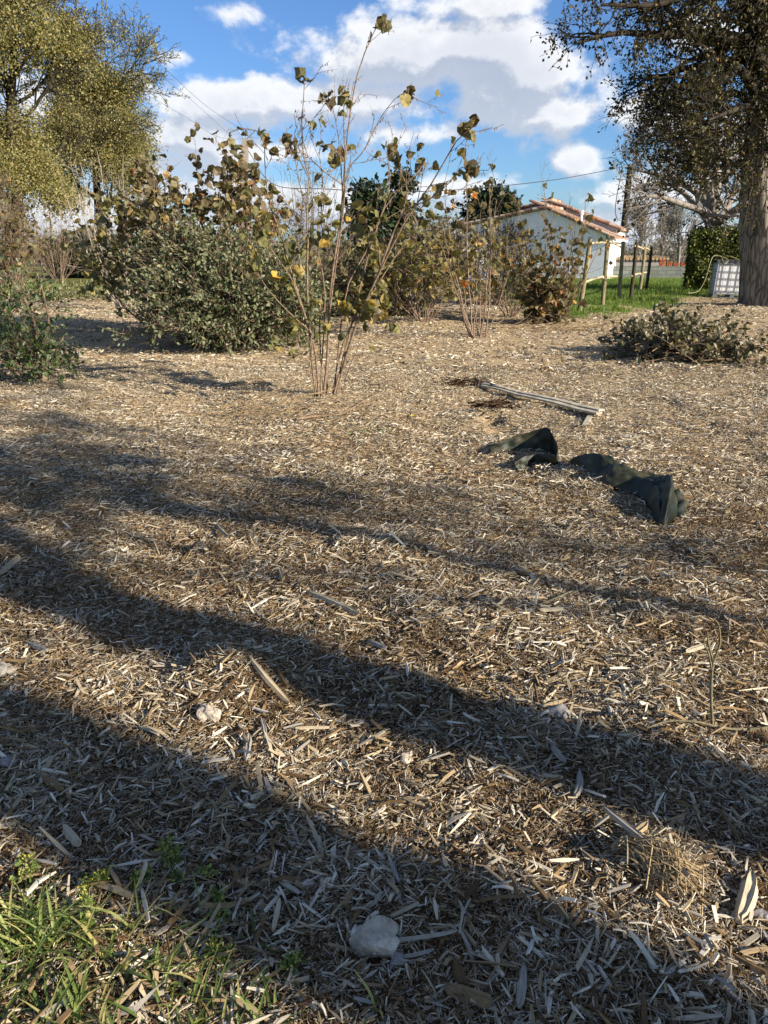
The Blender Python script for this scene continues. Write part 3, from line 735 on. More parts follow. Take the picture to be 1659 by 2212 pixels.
# cut-branch pile on the right
def brush_pile():
    rng = np.random.default_rng(51); Y0 = G(1450, 772)[1]
    B = g(1450, 768); n = 120; k = 7
    c = np.array([P(x, 765, Y0 + 0.0) for x in rng.uniform(1375, 1560, n)]); c[:, 1] += rng.uniform(-.9, 1.2, n)
    c[:, 2] = rng.uniform(.02, .36, n) * np.clip(1.2 - np.abs((c[:, 0] - B[0]) / 1.6), .2, 1)
    th = rng.normal(size=n) * .5 + np.where(rng.random(n) < .5, 0, np.pi); L = rng.uniform(.6, 1.2, n)
    d = np.stack([np.cos(th), np.sin(th), rng.uniform(-.05, .45, n)], 1); pts = [c - d * L[:, None] * .5]
    for q in range(k - 1):
        d = nrm(d + rng.normal(size=d.shape) * .12 + np.array([0, 0, -.03])); pts.append(pts[-1] + d * (L / (k - 1))[:, None])
    Pl = np.stack(pts, 1); Pl[:, :, 2] = np.maximum(Pl[:, :, 2], .02); R = rng.uniform(.006, .014, n)[:, None] * np.linspace(1, .3, k)[None]
    c1, r1 = children(Pl, R, 5, .4, 45, 5, .12, (0, 0, .02), rng); c2, r2 = children(c1, r1, 2, .18, 45, 4, .12, (0, 0, 0), rng)
    p1, d1 = ends(c1, 3, rng); p2, d2 = ends(c2, 3, rng); p = np.vstack([p1, p2]); d = np.vstack([d1, d2])
    p[:, 2] = np.maximum(p[:, 2], .03); kk = rng.random(len(p)) < .85
    lv = leaves(p[kk], d[kk], .085, 'oval', rng, .25, .5, .05, .3, 1.4)
    for a in (c1, c2): a[:, :, 2] = np.maximum(a[:, :, 2], .015)
    plant('branch_pile', B, 'heap of cut leafy branches lying on the mulch in front of the big oak', 'branch pile', [(Pl, R, 5), (c1, np.maximum(r1, .003), 3), (c2, np.maximum(r2, .002), 3)],
          M['stem'], [(*lv, M['elaewarm'], 'foliage')], wood_name='branches')
brush_pile()
def twig_litter(x, y, sx, sy, n, seed, label, name='twig_litter', L0=.5, r=.004, mat='straw'):
    rng = np.random.default_rng(seed); B = g(x, y); k = 6
    c = B + rng.normal(size=(n, 3)) * np.array([sx, sy, 0]); c[:, 2] = hz(c[:, 0], c[:, 1]) + rng.uniform(.01, .09, n)
    th = rng.uniform(0, np.pi, n) ; th = np.where(rng.random(n) < .6, rng.normal(size=n) * .5, th); L = L0 * rng.uniform(.4, 1.5, n)
    d = np.stack([np.cos(th), np.sin(th), rng.uniform(-.05, .2, n)], 1); pts = [c - d * L[:, None] * .5]
    for q in range(k - 1):
        d = nrm(d + rng.normal(size=d.shape) * .12); pts.append(pts[-1] + d * (L / (k - 1))[:, None])
    Pl = np.stack(pts, 1); Pl[:, :, 2] = np.maximum(Pl[:, :, 2], hz(Pl[:, :, 0], Pl[:, :, 1]) + .005)
    R = (r * rng.uniform(.5, 1.3, n))[:, None] * np.linspace(1, .4, k)[None]
    v, f = tubes(Pl, R, 4)
    tag(build(name, v, [f], M[mat], loc=B), label, 'twigs', kind='stuff')
twig_litter(640, 890, .55, .35, 190, 61, 'dry stalks and twigs lying round the foot of the central hazel', L0=.4, r=.003)
M['furrow_shade'] = plain('furrow_shade_litter', srgb(38, 28, 20), srgb(86, 64, 44), 30, .95)  # dark litter colour stands in for the shade on the furrow walls
twig_litter(1060, 902, .10, .16, 130, 64, 'dark bits standing in for shade in a furrow left of the pale fallen stake', L0=.10, r=.009, mat='furrow_shade')
twig_litter(1002, 836, .13, .08, 70, 65, 'small clump of dark bits painting shade at the upper end of the furrow', L0=.10, r=.009, mat='furrow_shade')
twig_litter(1190, 712, .9, .5, 120, 62, 'dark dead twigs on the ground under the short hazel', L0=.6, r=.006)
twig_litter(380, 640, 1.3, 1.2, 160, 63, 'heap of dead stalks behind the dark silverthorn bush', L0=1.2, r=.008)

# ================================================================== TREES
def tree(name, base, label, trunk_pts, r0, r1, limbs, mat_l, seed, m=(7, 6, 4), ln=(3.0, 1.3, .55), trop=(0, 0, .02), leafq=3, lsize=.12, dens=1.0, kind='small', ang=48, auto=None,
         tmat='bark', bmat='limb', leafup=.2, rmin=.008, group=None, clf=(.5, .4, .3), t0=.25, inner=0, fill=None, ivy=0, wig=.12):
    rng = np.random.default_rng(seed); base = np.asarray(base, float)
    tp = spline(trunk_pts, 22)[None]; tr = np.interp(np.linspace(0, 1, 22), [0, .05, .15, 1], [r0 * 1.45, r0 * 1.15, r0, r1])[None]
    root = empty(name, base, label, 'tree', group)
    # trunk with ridges
    v, f = tubes(tp, tr, 20); vv = v.reshape(22, 20, 3); cen = tp[0][:, None]
    lob = 1 + .06 * np.sin(np.arange(20) * 2.1)[None, :, None] + .04 * rng.normal(size=(22, 20, 1))
    vv = cen + (vv - cen) * lob; build('trunk', vv.reshape(-1, 3) - base, [f], M[tmat], root, smooth=True)
    lp, lr = [], []
    for pts, ra, rb in limbs:
        lp.append(spline(pts, 14)); lr.append(np.linspace(ra, rb, 14))
    if auto:
        n, length, a_, t_lo, t_hi, tz = auto
        c, r = children(tp, tr, n, length, a_, 14, .10, (0, 0, tz), rng, t_lo, t_hi, .5, .35); lp += list(c); lr += list(r)
    LP = np.stack(lp); LR = np.stack(lr)
    c1, q1 = children(LP, LR, m[0], ln[0], ang, 9, wig, trop, rng, t0, 1, .6, clf[0])
    c2, q2 = children(c1, q1, m[1], ln[1], ang, 6, wig * 1.3, trop, rng, .15, 1, .6, clf[1])
    c3, q3 = children(c2, q2, m[2], ln[2], ang, 4, wig * 1.5, trop, rng, .15, 1, .7, clf[2])
    V, Fq, nn = [], [], 0
    for a, b, s in ((LP, LR, 9), (c1, np.maximum(q1, rmin * 1.8), 5), (c2, np.maximum(q2, rmin * 1.2), 3), (c3, np.maximum(q3, rmin * .8), 3)):
        v, f = tubes(a, b, s); V.append(v); Fq.append(f + nn); nn += len(v)
    build('branches', np.vstack(V) - base, [np.concatenate(Fq)], M[bmat], root, smooth=True)
    p, d = ends(c3, leafq, rng, .1, lsize * .4); p2, d2 = ends(c2, leafq, rng, .4, lsize * .5); p = np.vstack([p, p2]); d = np.vstack([d, d2])
    nz = vnoise(p[:, 0] * .8 + p[:, 2] * .5, p[:, 1] * .8 - p[:, 2] * .7, seed)
    k = rng.random(len(p)) < dens * np.clip(.45 + nz * 1.1, 0, 1.2); p, d = p[k], d[k]
    if fill:
        bl_, nf, sh, gp, gs_, ls_ = fill; bl_ = np.array(bl_); vol = (bl_[:, 3] * bl_[:, 4] * bl_[:, 5]) ** .75; vol /= vol.sum()
        bb = bl_[rng.choice(len(bl_), nf, p=vol)]; u = nrm(rng.normal(size=(nf, 3))); c = bb[:, :3] + u * (rng.random(nf) ** sh * (1 + rng.normal(size=nf) * .06))[:, None] * bb[:, 3:6]
        g3 = .55 * vnoise(c[:, 0] * gs_ + c[:, 2] * gs_ * .9, c[:, 1] * gs_ - c[:, 2] * gs_, seed) + .45 * vnoise(c[:, 0] * gs_ * 2.4 - c[:, 2] * gs_ * 1.7, c[:, 1] * gs_ * 2 + c[:, 2] * gs_ * 2.1, seed + 9)
        c = c[g3 > gp]; p4, d4 = np.repeat(c, 17, 0) + rng.normal(size=(len(c) * 17, 3)) * ls_ * 1.4, nrm(rng.normal(size=(len(c) * 17, 3)) + [0, 0, -.2])
        p = np.vstack([p, p4]); d = np.vstack([d, d4])
    V, Fc, A = leaves(p, d, lsize, kind, rng, .2, .4, 0, leafup, 1.25)
    build('crown', V - base, [Fc], M[mat_l], root, attr=[A])
    if ivy:
        a = rng.uniform(0, 2 * np.pi, ivy); t = rng.random(ivy) * .45; i = (t * 21).astype(int)
        c = tp[0][i]; rr = tr[0][i] * 1.25
        pv = c + np.stack([np.cos(a) * rr, np.sin(a) * rr, rng.normal(size=ivy) * .3], 1)
        V, Fc, A = leaves(pv, nrm(rng.normal(size=(ivy, 3))), .16, 'oval', rng, .1, .2, 0, .1, 1.6); build('ivy', V - base, [Fc], M['dark'], root, attr=[A])
    return root, len(c3)

def pl(Y, *px): return [P(x, y, Y + (q[0] if q else 0)) for (x, y, *q) in px]
# big oak on the right
YR = G(1650, 660)[1]
limbs = [
 (pl(YR, (1650,170), (1632,115,-.3), (1600,90,-.6), (1560,80,-1), (1486,72,-1.4), (1420,76,-1.8), (1340,70,-2.2), (1250,92,-2.4)), .24, .03),
 (pl(YR, (1645,200), (1612,128,.2), (1560,140,.4), (1480,148,.6), (1450,158,.6), (1425,185,.6), (1410,205,.6)), .15, .03),
 (pl(YR, (1645,230), (1600,150,-.5), (1565,170,-1), (1510,180,-1.5), (1460,195,-2), (1430,215,-2)), .13, .025),
 (pl(YR, (1650,280), (1600,205,.5), (1540,215,1), (1490,235,1.5), (1450,250,1.8)), .12, .025),
 (pl(YR, (1640,380), (1610,362,-.4), (1560,345,-1), (1520,330,-1.6), (1480,325,-2)), .10, .02),
 (pl(YR, (1645,300), (1600,280,1), (1540,290,2), (1490,295,2.6), (1460,310,2.8)), .11, .02),
 (pl(YR, (1650,150), (1610,40,.5), (1560,-30,1), (1480,-80,1.4), (1380,-100,1.6)), .17, .03),
 (pl(YR, (1655,100), (1600,0,-.8), (1520,-20,-1.6), (1420,10,-2.2), (1300,10,-2.6)), .15, .03),
 (pl(YR, (1660,150), (1690,40), (1750,-60), (1840,-120)), .2, .03),
 (pl(YR, (1660,50), (1650,-80), (1600,-220), (1560,-330)), .2, .03),
 (pl(YR, (1660,250), (1720,190,-1), (1800,150,-2), (1900,140,-2.5)), .15, .03),
 (pl(YR, (1650,330), (1690,290,-1.4), (1720,280,-2.6), (1760,300,-3.6)), .12, .03),
 (pl(YR, (1650,250), (1620,230,-1.6), (1580,240,-3), (1530,260,-4)), .11, .02),
 (pl(YR, (1660,0), (1720,-150), (1800,-260), (1900,-330)), .2, .03),
]
bR = P(1662, 660, YR); bR[2] = -.1
tree('oak_tree', bR, 'massive oak with furrowed grey trunk at the right edge, beside the white water tank', [bR] + pl(YR, (1652,560), (1645,480), (1640,400), (1645,300), (1655,180), (1662,60), (1665,-60)), .60, .22,
     limbs, 'oakdark', 71, (12, 7, 4), (1.75, 1.0, .46), (0, 0, -.02), 5, .088, .72, fill=([blob(1480, 1760, -80, 130, YR, 3.5), blob(1520, 1700, 100, 350, YR, 3.2), blob(1340, 1540, 20, 170, YR - 1, 2.0), blob(1560, 1700, 300, 420, YR - 1.5, 1.6)], 900, .7, .60, .9, .20), ang=52, rmin=.006, t0=.12, group='oak trees', wig=.14)
# smaller oak behind it
Y2 = 31
b2 = P(1538, 600, Y2); b2[2] = 0
limbs2 = [(pl(Y2, (1540,500), (1530,468), (1510,452,-1), (1470,440,-1.5), (1420,424,-2), (1370,428,-2.3)), .22, .03),
          (pl(Y2, (1538,480), (1520,430,.5), (1470,395,1), (1410,375,1.5), (1350,362,1.6)), .18, .03),
          (pl(Y2, (1538,480), (1530,400), (1490,340), (1440,300), (1400,290)), .18, .03),
          (pl(Y2, (1540,480), (1550,390), (1540,310), (1510,250)), .18, .03),
          (pl(Y2, (1540,490), (1570,450,.5), (1590,400,1), (1610,340,1)), .18, .03),
          (pl(Y2, (1540,490), (1580,460,-1), (1630,420,-1.4), (1690,400,-1.6)), .16, .03),
          (pl(Y2, (1536,490), (1500,440,2), (1450,400,3), (1400,400,3.5)), .14, .03)]
tree('oak_tree', b2, 'smaller half-bare oak with ivy on its trunk, behind the clipped hedge', [b2] + pl(Y2, (1540,540), (1538,500), (1538,470), (1540,430)), .32, .2,
     limbs2, 'oakbrown', 72, (10, 6, 4), (2.0, .95, .45), (0, 0, .03), 2, .13, .55, bmat='greytwig', rmin=.009, ivy=500, group='oak trees', ang=48)
# left oaks
def bigoak(px, base_y, Y, top_y, r, name_label, seed, lean=0, m=(8, 7, 4), n=15, length=7.5, size=.125, dens=.9, lmat='oak', lo=.22, leafq=5, ln=(3.6, 1.7, .8), fill=None):
    b = P(px, base_y, Y); b[2] = 0; t = P(px + lean, top_y, Y)
    pts = [b, b * .75 + t * .25 + [.2, 0, 0], b * .5 + t * .5 - [.2, 0, 0], b * .25 + t * .75, t]
    return tree('oak_tree', b, name_label, pts, r, .08, [], lmat, seed, m, ln, (0, 0, .03), leafq, size, dens, kind='small', auto=(n, length, 52, lo, .97, .05), rmin=.012, group='oak trees', bmat='limb', tmat='limb', fill=fill)
bigoak(30, 600, 45, -60, .33, 'tallest yellow-green oak at the left edge, rising out of the picture', 73, 0, n=17, length=6.2, fill=([blob(-140, 110, -140, 110, 45, 4), blob(-60, 185, 0, 200, 45, 4), blob(-100, 110, 180, 400, 45, 4), blob(20, 175, 220, 420, 44, 3), blob(60, 225, 50, 150, 46, 3), blob(-60, 90, 320, 470, 44, 3), blob(90, 165, 400, 455, 44, 2.5), blob(-20, 60, 420, 510, 43, 2.5)], 14000, .6, .55, .75, .24))
bigoak(200, 590, 56, 130, .30, 'yellow-green oak second from the left, its dark trunk showing above the ivy mound', 74, 30, n=16, length=6.0, lo=.26, ln=(3.0, 1.6, .8), fill=([blob(120, 285, 110, 270, 56, 4), blob(170, 330, 220, 400, 56, 4), blob(110, 235, 230, 375, 56, 4), blob(220, 325, 300, 440, 55, 3), blob(90, 170, 380, 420, 56, 3)], 12500, .6, .55, .7, .26))
bigoak(-150, 600, 50, -40, .40, 'yellow-green oak cut by the left edge, left of the tallest one', 75, 0, n=14, length=8)

# evergreen crowns and other background growth
def far_mass(name, base, blobs, nl, ls, mt, label, cat, seed, **kw):
    return mass(name, base, blobs, nl, ls, M[mt], M['limb'], label, cat, seed, kind='small', **kw)
Yh = 50; far_mass('holly_tree', (*P(1060, 560, Yh)[:2], 0), [blob(1000, 1115, 422, 520, Yh, 1.6), blob(1040, 1100, 410, 460, Yh, 1.2), blob(1005, 1060, 450, 560, Yh, 1.4)], 9000, .30, 'dark',
     'round dark evergreen tree beside the left end of the white house', 'tree', 81, twigs=1700, tl=.6, nst=12, r0=.1, gap=.25, gs=.8, wn='branches')
Yc = 42; far_mass('conifer_tree', (*P(868, 560, Yc)[:2], 0), [blob(850, 885, 372, 430, Yc), blob(846, 892, 410, 500, Yc), blob(836, 902, 460, 570, Yc)], 5200, .26, 'dark',
     'narrow dark conifer behind the right side of the central hazel', 'tree', 82, twigs=1300, tl=.5, nst=10, r0=.08, gap=.38, gs=1.0, wn='branches')
Ye = 38; far_mass('drooping_tree', (*P(800, 560, Ye)[:2], 0), [blob(772, 830, 392, 450, Ye), blob(765, 822, 430, 540, Ye)], 1500, .34, 'dark',
     'loose dark tree with drooping leaves just left of the narrow conifer', 'tree', 83, twigs=500, tl=.6, nst=10, r0=.05, gap=.4, gs=1.2, wn='branches')
Yi = 46; far_mass('ivy_mound', (*P(205, 575, Yi)[:2], 0), [blob(150, 262, 500, 592, Yi, 2.2), blob(100, 190, 520, 592, Yi, 1.8)], 9000, .24, 'dark',
     'dark ivy-covered mound under the second oak from the left', 'shrub', 84, twigs=1900, tl=.4, nst=8, r0=.05, gap=.2, gs=.8)
# clipped hedge
def hedge():
    rng = np.random.default_rng(85); Y = 29.5
    a, b = P(1490, 560, Y), P(1660, 560, Y); x0, x1 = a[0], b[0]; top = P(1500, 503, Y)[2]; n = 42000
    p = np.stack([rng.uniform(x0, x1, n), Y + rng.uniform(0, 2.2, n), rng.uniform(.02, top, n)], 1)
    w_ = rng.random(n); p[w_ < .45, 1] = Y + rng.normal(size=(w_ < .45).sum()) * .07; k = (w_ > .45) & (w_ < .75); p[k, 2] = top + rng.normal(size=k.sum()) * .06
    k = (w_ > .75) & (w_ < .88); p[k, 0] = x0 + rng.normal(size=k.sum()) * .07
    p[:, 2] += (vnoise(p[:, 0] * 1.5, p[:, 1] * 1.5, 4) - .5) * .25 * (p[:, 2] / top); p[:, 1] += (vnoise(p[:, 0] * 2, p[:, 2] * 2, 9) - .5) * .3
    V, Fc, A = leaves(p, rng.normal(size=(n, 3)) + np.array([0, -.3, .4]), .10, 'small', rng, .2, .3, 0, .3, 1.2)
    V = V + np.stack([(V[:, 1] - Y) * .42, 0 * V[:, 1], 0 * V[:, 1]], 1)
    B = np.array([(x0 + x1) / 2, Y + 1, 0]); o = build('hedge', V, [Fc], M['hedge'], attr=[A], loc=B)
    tag(o, 'clipped dark green hedge behind the white water tank', 'hedge')
hedge()
# treeline thickets far off
def thicket(x0, x1, y, Y, n, hmax, mt, label, seed, size=.25, dens=.5):
    rng = np.random.default_rng(seed); a, b = P(x0, y, Y), P(x1, y, Y); k = 7
    base = np.stack([rng.uniform(a[0], b[0], n), Y + rng.uniform(-5, 8, n), np.zeros(n)], 1)
    hh = hmax * (.35 + .65 * vnoise(base[:, 0] * .25, base[:, 1] * 0, seed)) * rng.uniform(.5, 1, n)
    d = np.stack([rng.normal(size=n) * .2, rng.normal(size=n) * .2, np.ones(n)], 1); pts = [base]
    for q in range(k - 1):
        d = nrm(d + rng.normal(size=d.shape) * .1); pts.append(pts[-1] + d * (hh / (k - 1))[:, None])
    Pl = np.stack(pts, 1); R = (.035 * np.ones(n))[:, None] * np.linspace(1, .3, k)[None]
    c1, r1 = children(Pl, R, 7, hmax * .3, 40, 5, .12, (0, 0, .08), rng, .1, 1, .6); c2, r2 = children(c1, r1, 4, hmax * .12, 45, 4, .15, (0, 0, .05), rng, .1)
    loc = np.array([(a[0] + b[0]) / 2, Y, 0]); p, dd = ends(c2, 2, rng, 0, .1); kk = rng.random(len(p)) < dens
    lv = leaves(p[kk], dd[kk], size, 'small', rng, .2, .3)
    root = plant('distant_thicket', loc, label, 'thicket', [(Pl, R, 4), (c1, np.maximum(r1, .02), 3), (c2, np.maximum(r2, .014), 3)], M['greytwig'], [(*lv, M[mt], 'foliage')], wood_name='branches')
    root['kind'] = 'stuff'
thicket(1345, 1560, 560, 75, 110, 4.2, 'weed', 'grey winter thicket beyond the block wall, right of the house', 91, dens=.35)
thicket(560, 1040, 560, 85, 150, 3.6, 'weed', 'far grey-green thicket low behind the centre of the garden', 92, dens=.7, size=.4)
thicket(-40, 420, 560, 80, 130, 4.4, 'weed', 'far brown thicket low behind the oaks on the left', 93, dens=.6, size=.4)
def slim_tree(px, Y, top, seed, label, name='bare_tree'):
    b = P(px, 600, Y); b[2] = 0; t = P(px + 4, top, Y)
    tree(name, b, label, [b, b * .5 + t * .5 + [.1, 0, 0], t], .12, .03, [], 'weed', seed, (6, 4, 3), (1.2, .6, .3), (0, 0, .10), 1, .15, .15, auto=(14, 2.4, 32, .2, .95, .10), rmin=.012, tmat='greytwig', bmat='greytwig')
slim_tree(1462, 60, 475, 94, 'slim bare birch-like tree in the gap between house and hedge, the taller')
slim_tree(1424, 64, 495, 95, 'lower slim bare tree just left of the taller one, beyond the wall')
slim_tree(1378, 58, 478, 96, 'bushy bare tree right behind the house corner')

# off-frame trees whose trunks and crowns shade the foreground
S2 = np.array([math.sin(SUN_AZ), math.cos(SUN_AZ)])
def shade_tree(px, py, dist, h, r, seed, label, lo, n=10, length=3.2, dens=.55, leafq=3, lean=(0, 0), rm=.022):
    c = G(px, py)[:2] + S2 * dist; b = np.array([c[0], c[1], -.05])
    t = np.array([c[0] + lean[0], c[1] + lean[1], h])
    pts = [b, b * .7 + t * .3, b * .4 + t * .6 + [.12, -.08, 0], t]
    tree('oak_tree', b, label, pts, r, r * .42, [], 'oakbrown', seed, (6, 5, 4), (1.7, .9, .45), (0, 0, .02), leafq, .13, dens, auto=(n, length, 50, lo, .97, .03), rmin=rm, group='oak trees', t0=.1)
shade_tree(829, 1500, 9.0, 8.2, .26, 101, 'oak standing out of frame to the right, nearest the viewer', .60, n=12, length=4.0, dens=.6)
shade_tree(620, 1900, 12.0, 9.8, .37, 102, 'oak out of frame to the right, further off', .74, n=9, length=2.6, dens=.5)

shade_tree(420, 1090, 13.0, 7.6, .085, 103, 'slender oak out of frame to the right, level with the fallen stake', .62, n=8, length=2.7, dens=.22, leafq=2, rm=.011)

# ================================================================== HOUSE
HA = np.array([.42, .907]); HA /= np.linalg.norm(HA); HB = np.array([HA[1], -HA[0]])      # axis away from us; across to the right
ztop = lambda x, y, Y: P(x, y, Y)[2]
M['render'] = plain('white_render', srgb(234, 234, 236), srgb(246, 246, 248), 3, .9, .1, .05, .004)
M['tile'] = None
def tilemat():
    m, n = newmat('clay_tile')
    f = n.noise(opos(n), 2.0, 3, .6)
    c = n.ramp(vattr(n), [(0, srgb(124, 96, 84)), (.3, srgb(166, 130, 108)), (.55, srgb(188, 156, 132)), (.8, srgb(184, 168, 150)), (1, srgb(112, 92, 84))], 'CONSTANT')
    out(n, pbr(n, n.mix(.4, c, n.ramp(f, [(.3, .7), (.7, 1.2)]), 'MULTIPLY'), .85, .15)); return m
M['tile'] = tilemat()
def house():
    Yg = 44.0
    C0 = P(1319, 520, Yg)[:2]                       # front right corner
    W = 8.8; ze = 2.12; zr = 3.62; rise = zr - ze
    root = empty('house', (*C0, 0), 'white rendered house with low clay-tiled gables beyond the posts', 'house')
    def pt(a, b, z): q = C0 + HA * a - HB * b; return np.array([q[0] - C0[0], q[1] - C0[1], z])
    def vol(a0, a1, b0, b1, zE, zR, bm, zL, nm='wall'):
        V = [pt(a, b, z) for a in (a0, a1) for b, z in ((b0, 0), (b0, zE), (bm, zR), (b1, zL), (b1, 0))]
        m = MB(); V = np.array(V)
        m.add(V, [np.array([[0, 1, 6, 5], [3, 4, 9, 8], [0, 4, 3, 1], [5, 6, 8, 9], [1, 2, 7, 6], [2, 3, 8, 7]]), np.array([[1, 3, 2], [6, 7, 8]])]); m.build(nm, M['render'], root)
    def roof(a0, a1, b0, b1, zE, zR, bm, zL, oh=.24):
        m = MB(); tw = .24
        for sgn in (0, 1):
            e = (b0 - oh) if sgn == 0 else (b1 + oh); zEe = zE - (zR - zE) / (bm - b0) * oh if sgn == 0 else zL - (zR - zL) / (b1 - bm) * oh
            p0, p1, p2, p3 = pt(a0 - oh, e, zEe + .05), pt(a1 + oh, e, zEe + .05), pt(a1 + oh, bm, zR + .05), pt(a0 - oh, bm, zR + .05)
            up = np.array([0, 0, .05]); V = np.array([p0, p1, p2, p3, p0 + up, p1 + up, p2 + up, p3 + up])
            m.add(V, np.array([[0, 1, 2, 3], [7, 6, 5, 4], [0, 4, 5, 1], [3, 2, 6, 7], [0, 3, 7, 4], [1, 5, 6, 2]]), .4)
            # canal tiles: verge row lapping down each slope, and the end scallops along the eave
            Ls = np.linalg.norm(p3 - p0); nt = int(Ls / .36)
            for i in range(nt):
                q0 = p0 + (p3 - p0) * (i / nt) + up * 1.1; q1 = p0 + (p3 - p0) * ((i + 1.12) / nt) + up * 1.1
                m.tube([q0 + [0, 0, .03], q1], [.085, .065], 8)
            Le = np.linalg.norm(p1 - p0); ne = int(Le / tw)
            for i in range(ne):
                q = p0 + (p1 - p0) * ((i + .5) / ne) + up; t_ = (p3 - p0) / Ls
                for s_ in range(4):
                    m.tube([q + t_ * s_ * 1.3, q + t_ * (s_ + 1) * 1.3 + [0, 0, -.02]], [.08, .068], 6, cap=(s_ == 0))
        rl = int((a1 - a0 + 2 * oh) / .4)
        for i in range(rl):
            a = a0 - oh + i * .4; m.tube([pt(a, bm, zR + .2), pt(a + .44, bm, zR + .18)], [.10, .08], 8)
        m.build('roof', M['tile'], root)
    vol(0, 4.0, 0, W, ze, zr, 3.6, 2.7); roof(0, 4.0, 0, W, ze, zr, 3.6, 2.7)
    vol(4.1, 7, .3, W + 1.3, 2.62, 4.18, 4.4, 3.05); roof(4.1, 7, .3, W + 1.3, 2.62, 4.18, 4.4, 3.05)
    # vent pipe on the front slope, gutter downpipe
    m = MB(); q = pt(1.2, 1.9, 0); zz = ze + (zr - ze) * (1.9 / 3.75)
    m.tube([q + [0, 0, zz], q + [0, 0, zz + .62]], .07, 10); m.tube([q + [0, 0, zz + .50], q + [0, 0, zz + .56]], .12, 10); m.tube([q + [0, 0, zz + .62], q + [0, 0, zz + .68]], .12, 10)
    m.build('vent_pipe', M['render'], root)
    m = MB(); q = pt(.25, -.07, 0); m.tube([q + [0, 0, 0], q + [0, 0, ze - .1]], .05, 8); m.build('downpipe', M['render'], root)
    m = MB(); m.tube([pt(-.2, -.28, ze - .14), pt(4.0, -.28, ze - .14)], .06, 8); m.build('gutter', M['render'], root)
house()
# white garage/van-like outbuilding seen left of the house
def outbuilding():
    p = P(1035, 545, 40); b = np.array([p[0], 40, 0]); r = empty('shed', b, 'small white shed between the dark holly and the house', 'shed')
    m = MB(); m.box((0, 0, .95), (1.9, 2.6, 1.9)); m.build('wall', M['render'], r)
    m = MB(); m.box((0, 0, 1.96), (2.1, 2.8, .10)); m.build('roof', M['galv'], r)
    m = MB()
    for i in range(6): m.box((-.75 + i * .3, -1.32, .95), (.03, .02, 1.7))
    m.build('door_ribs', M['galv'], r)
M['galv'] = plain('galvanised_steel', srgb(120, 124, 128), srgb(160, 164, 168), 12, .45, .5, .1, .002, metal=.5)
M['poly'] = plain('milky_plastic', srgb(222, 222, 222), srgb(240, 240, 238), 2, .5, .4, .05, .01)
M['block'] = None
def blockmat():
    m, n = newmat('concrete_block'); b = n.new('ShaderNodeTexBrick'); p = opos(n)
    mp = n.new('ShaderNodeSeparateXYZ'); n.put(mp.inputs[0], p); cm = n.new('ShaderNodeCombineXYZ'); n.put(cm.inputs[0], mp.outputs[0]); n.put(cm.inputs[1], mp.outputs[2]); n.put(b.inputs['Vector'], cm.outputs[0])
    b.inputs['Scale'].default_value = 1; b.inputs['Brick Width'].default_value = .5; b.inputs['Row Height'].default_value = .2; b.inputs['Mortar Size'].default_value = .012
    n.put(b.inputs['Color1'], srgb(112, 118, 108)); n.put(b.inputs['Color2'], srgb(136, 138, 130)); n.put(b.inputs['Mortar'], srgb(92, 92, 88))
    out(n, pbr(n, n.mix(.5, b.outputs[0], n.ramp(n.noise(p, 2.5, 5), [(.3, .6), (.7, 1.2)]), 'MULTIPLY'), .95, .1, 0, b.outputs[1], -.4, .01)); return m
M['block'] = blockmat(); outbuilding()
YW = G(1400, 601)[1]
def blockwall():
    a, b = P(1265, 590, YW + .8), P(1496, 590, YW); a[2] = b[2] = 0; c = (a + b) / 2; L = np.linalg.norm(b - a)
    z = P(1400, 575, YW)[2]
    m = MB(); m.box((0, 0, z / 2), (L, .2, z)); o = m.build('block_wall', M['block'], loc=(0, 0, 0)); o.location = Vector(c); o.rotation_euler = (0, 0, math.atan2(b[1] - a[1], b[0] - a[0]))
    tag(o, 'low grey concrete block wall behind the lawn', 'wall')
    return z
zw = blockwall()
M['brick'] = plain('orange_brick', srgb(124, 62, 38), srgb(164, 98, 64), 6, .9, .1, .2, .01)
def brickstacks():
    labs = ['first orange tile stack on the block wall, the one nearest the house', 'second orange tile stack from the house along the block wall', 'lowest orange tile stack, middle one on the block wall', 'fourth orange tile stack on the wall, next to the end one', 'last orange tile stack on the block wall, nearest the hedge']
    for i, (x, hgt) in enumerate(((1432, .38), (1446, .28), (1460, .20), (1475, .26), (1489, .33))):
        p = P(x, 573, YW + .1); b = np.array([p[0], YW + .05 + (1496 - x) / 231 * .8 - .02, zw + .002]); r = empty('tile_stack', b, labs[i], 'tile stack', 'orange tile stacks on the block wall')
        rg = np.random.default_rng(i); n = int(hgt / .06)
        for k in range(n):
            m = MB()
            for q in range(3): m.box((-.095 + q * .095 + rg.normal() * .012, rg.normal() * .01, .03 + k * .06), (.086, .22, .050))
            m.build('tile', M['brick'], r)
brickstacks()
# low lean-to roof seen over the wall
def leanto():
    p = P(1362, 556, 47); b = np.array([p[0], 47, 0]); r = empty('lean_to', b, 'low grey lean-to with corrugated roof at the foot of the wooden power pole', 'shed')
    m = MB(); m.box((.2, 0, .5), (3.2, 1.6, 1.0)); m.build('wall', M['darkstone'], r)
    m = MB()
    for i in range(17): m.tube([(-1.5 + i * .21, -.95, 1.02), (-1.5 + i * .21, .9, 1.12)], .09, 6)
    m.build('roof', M['straw'], r)
leanto()

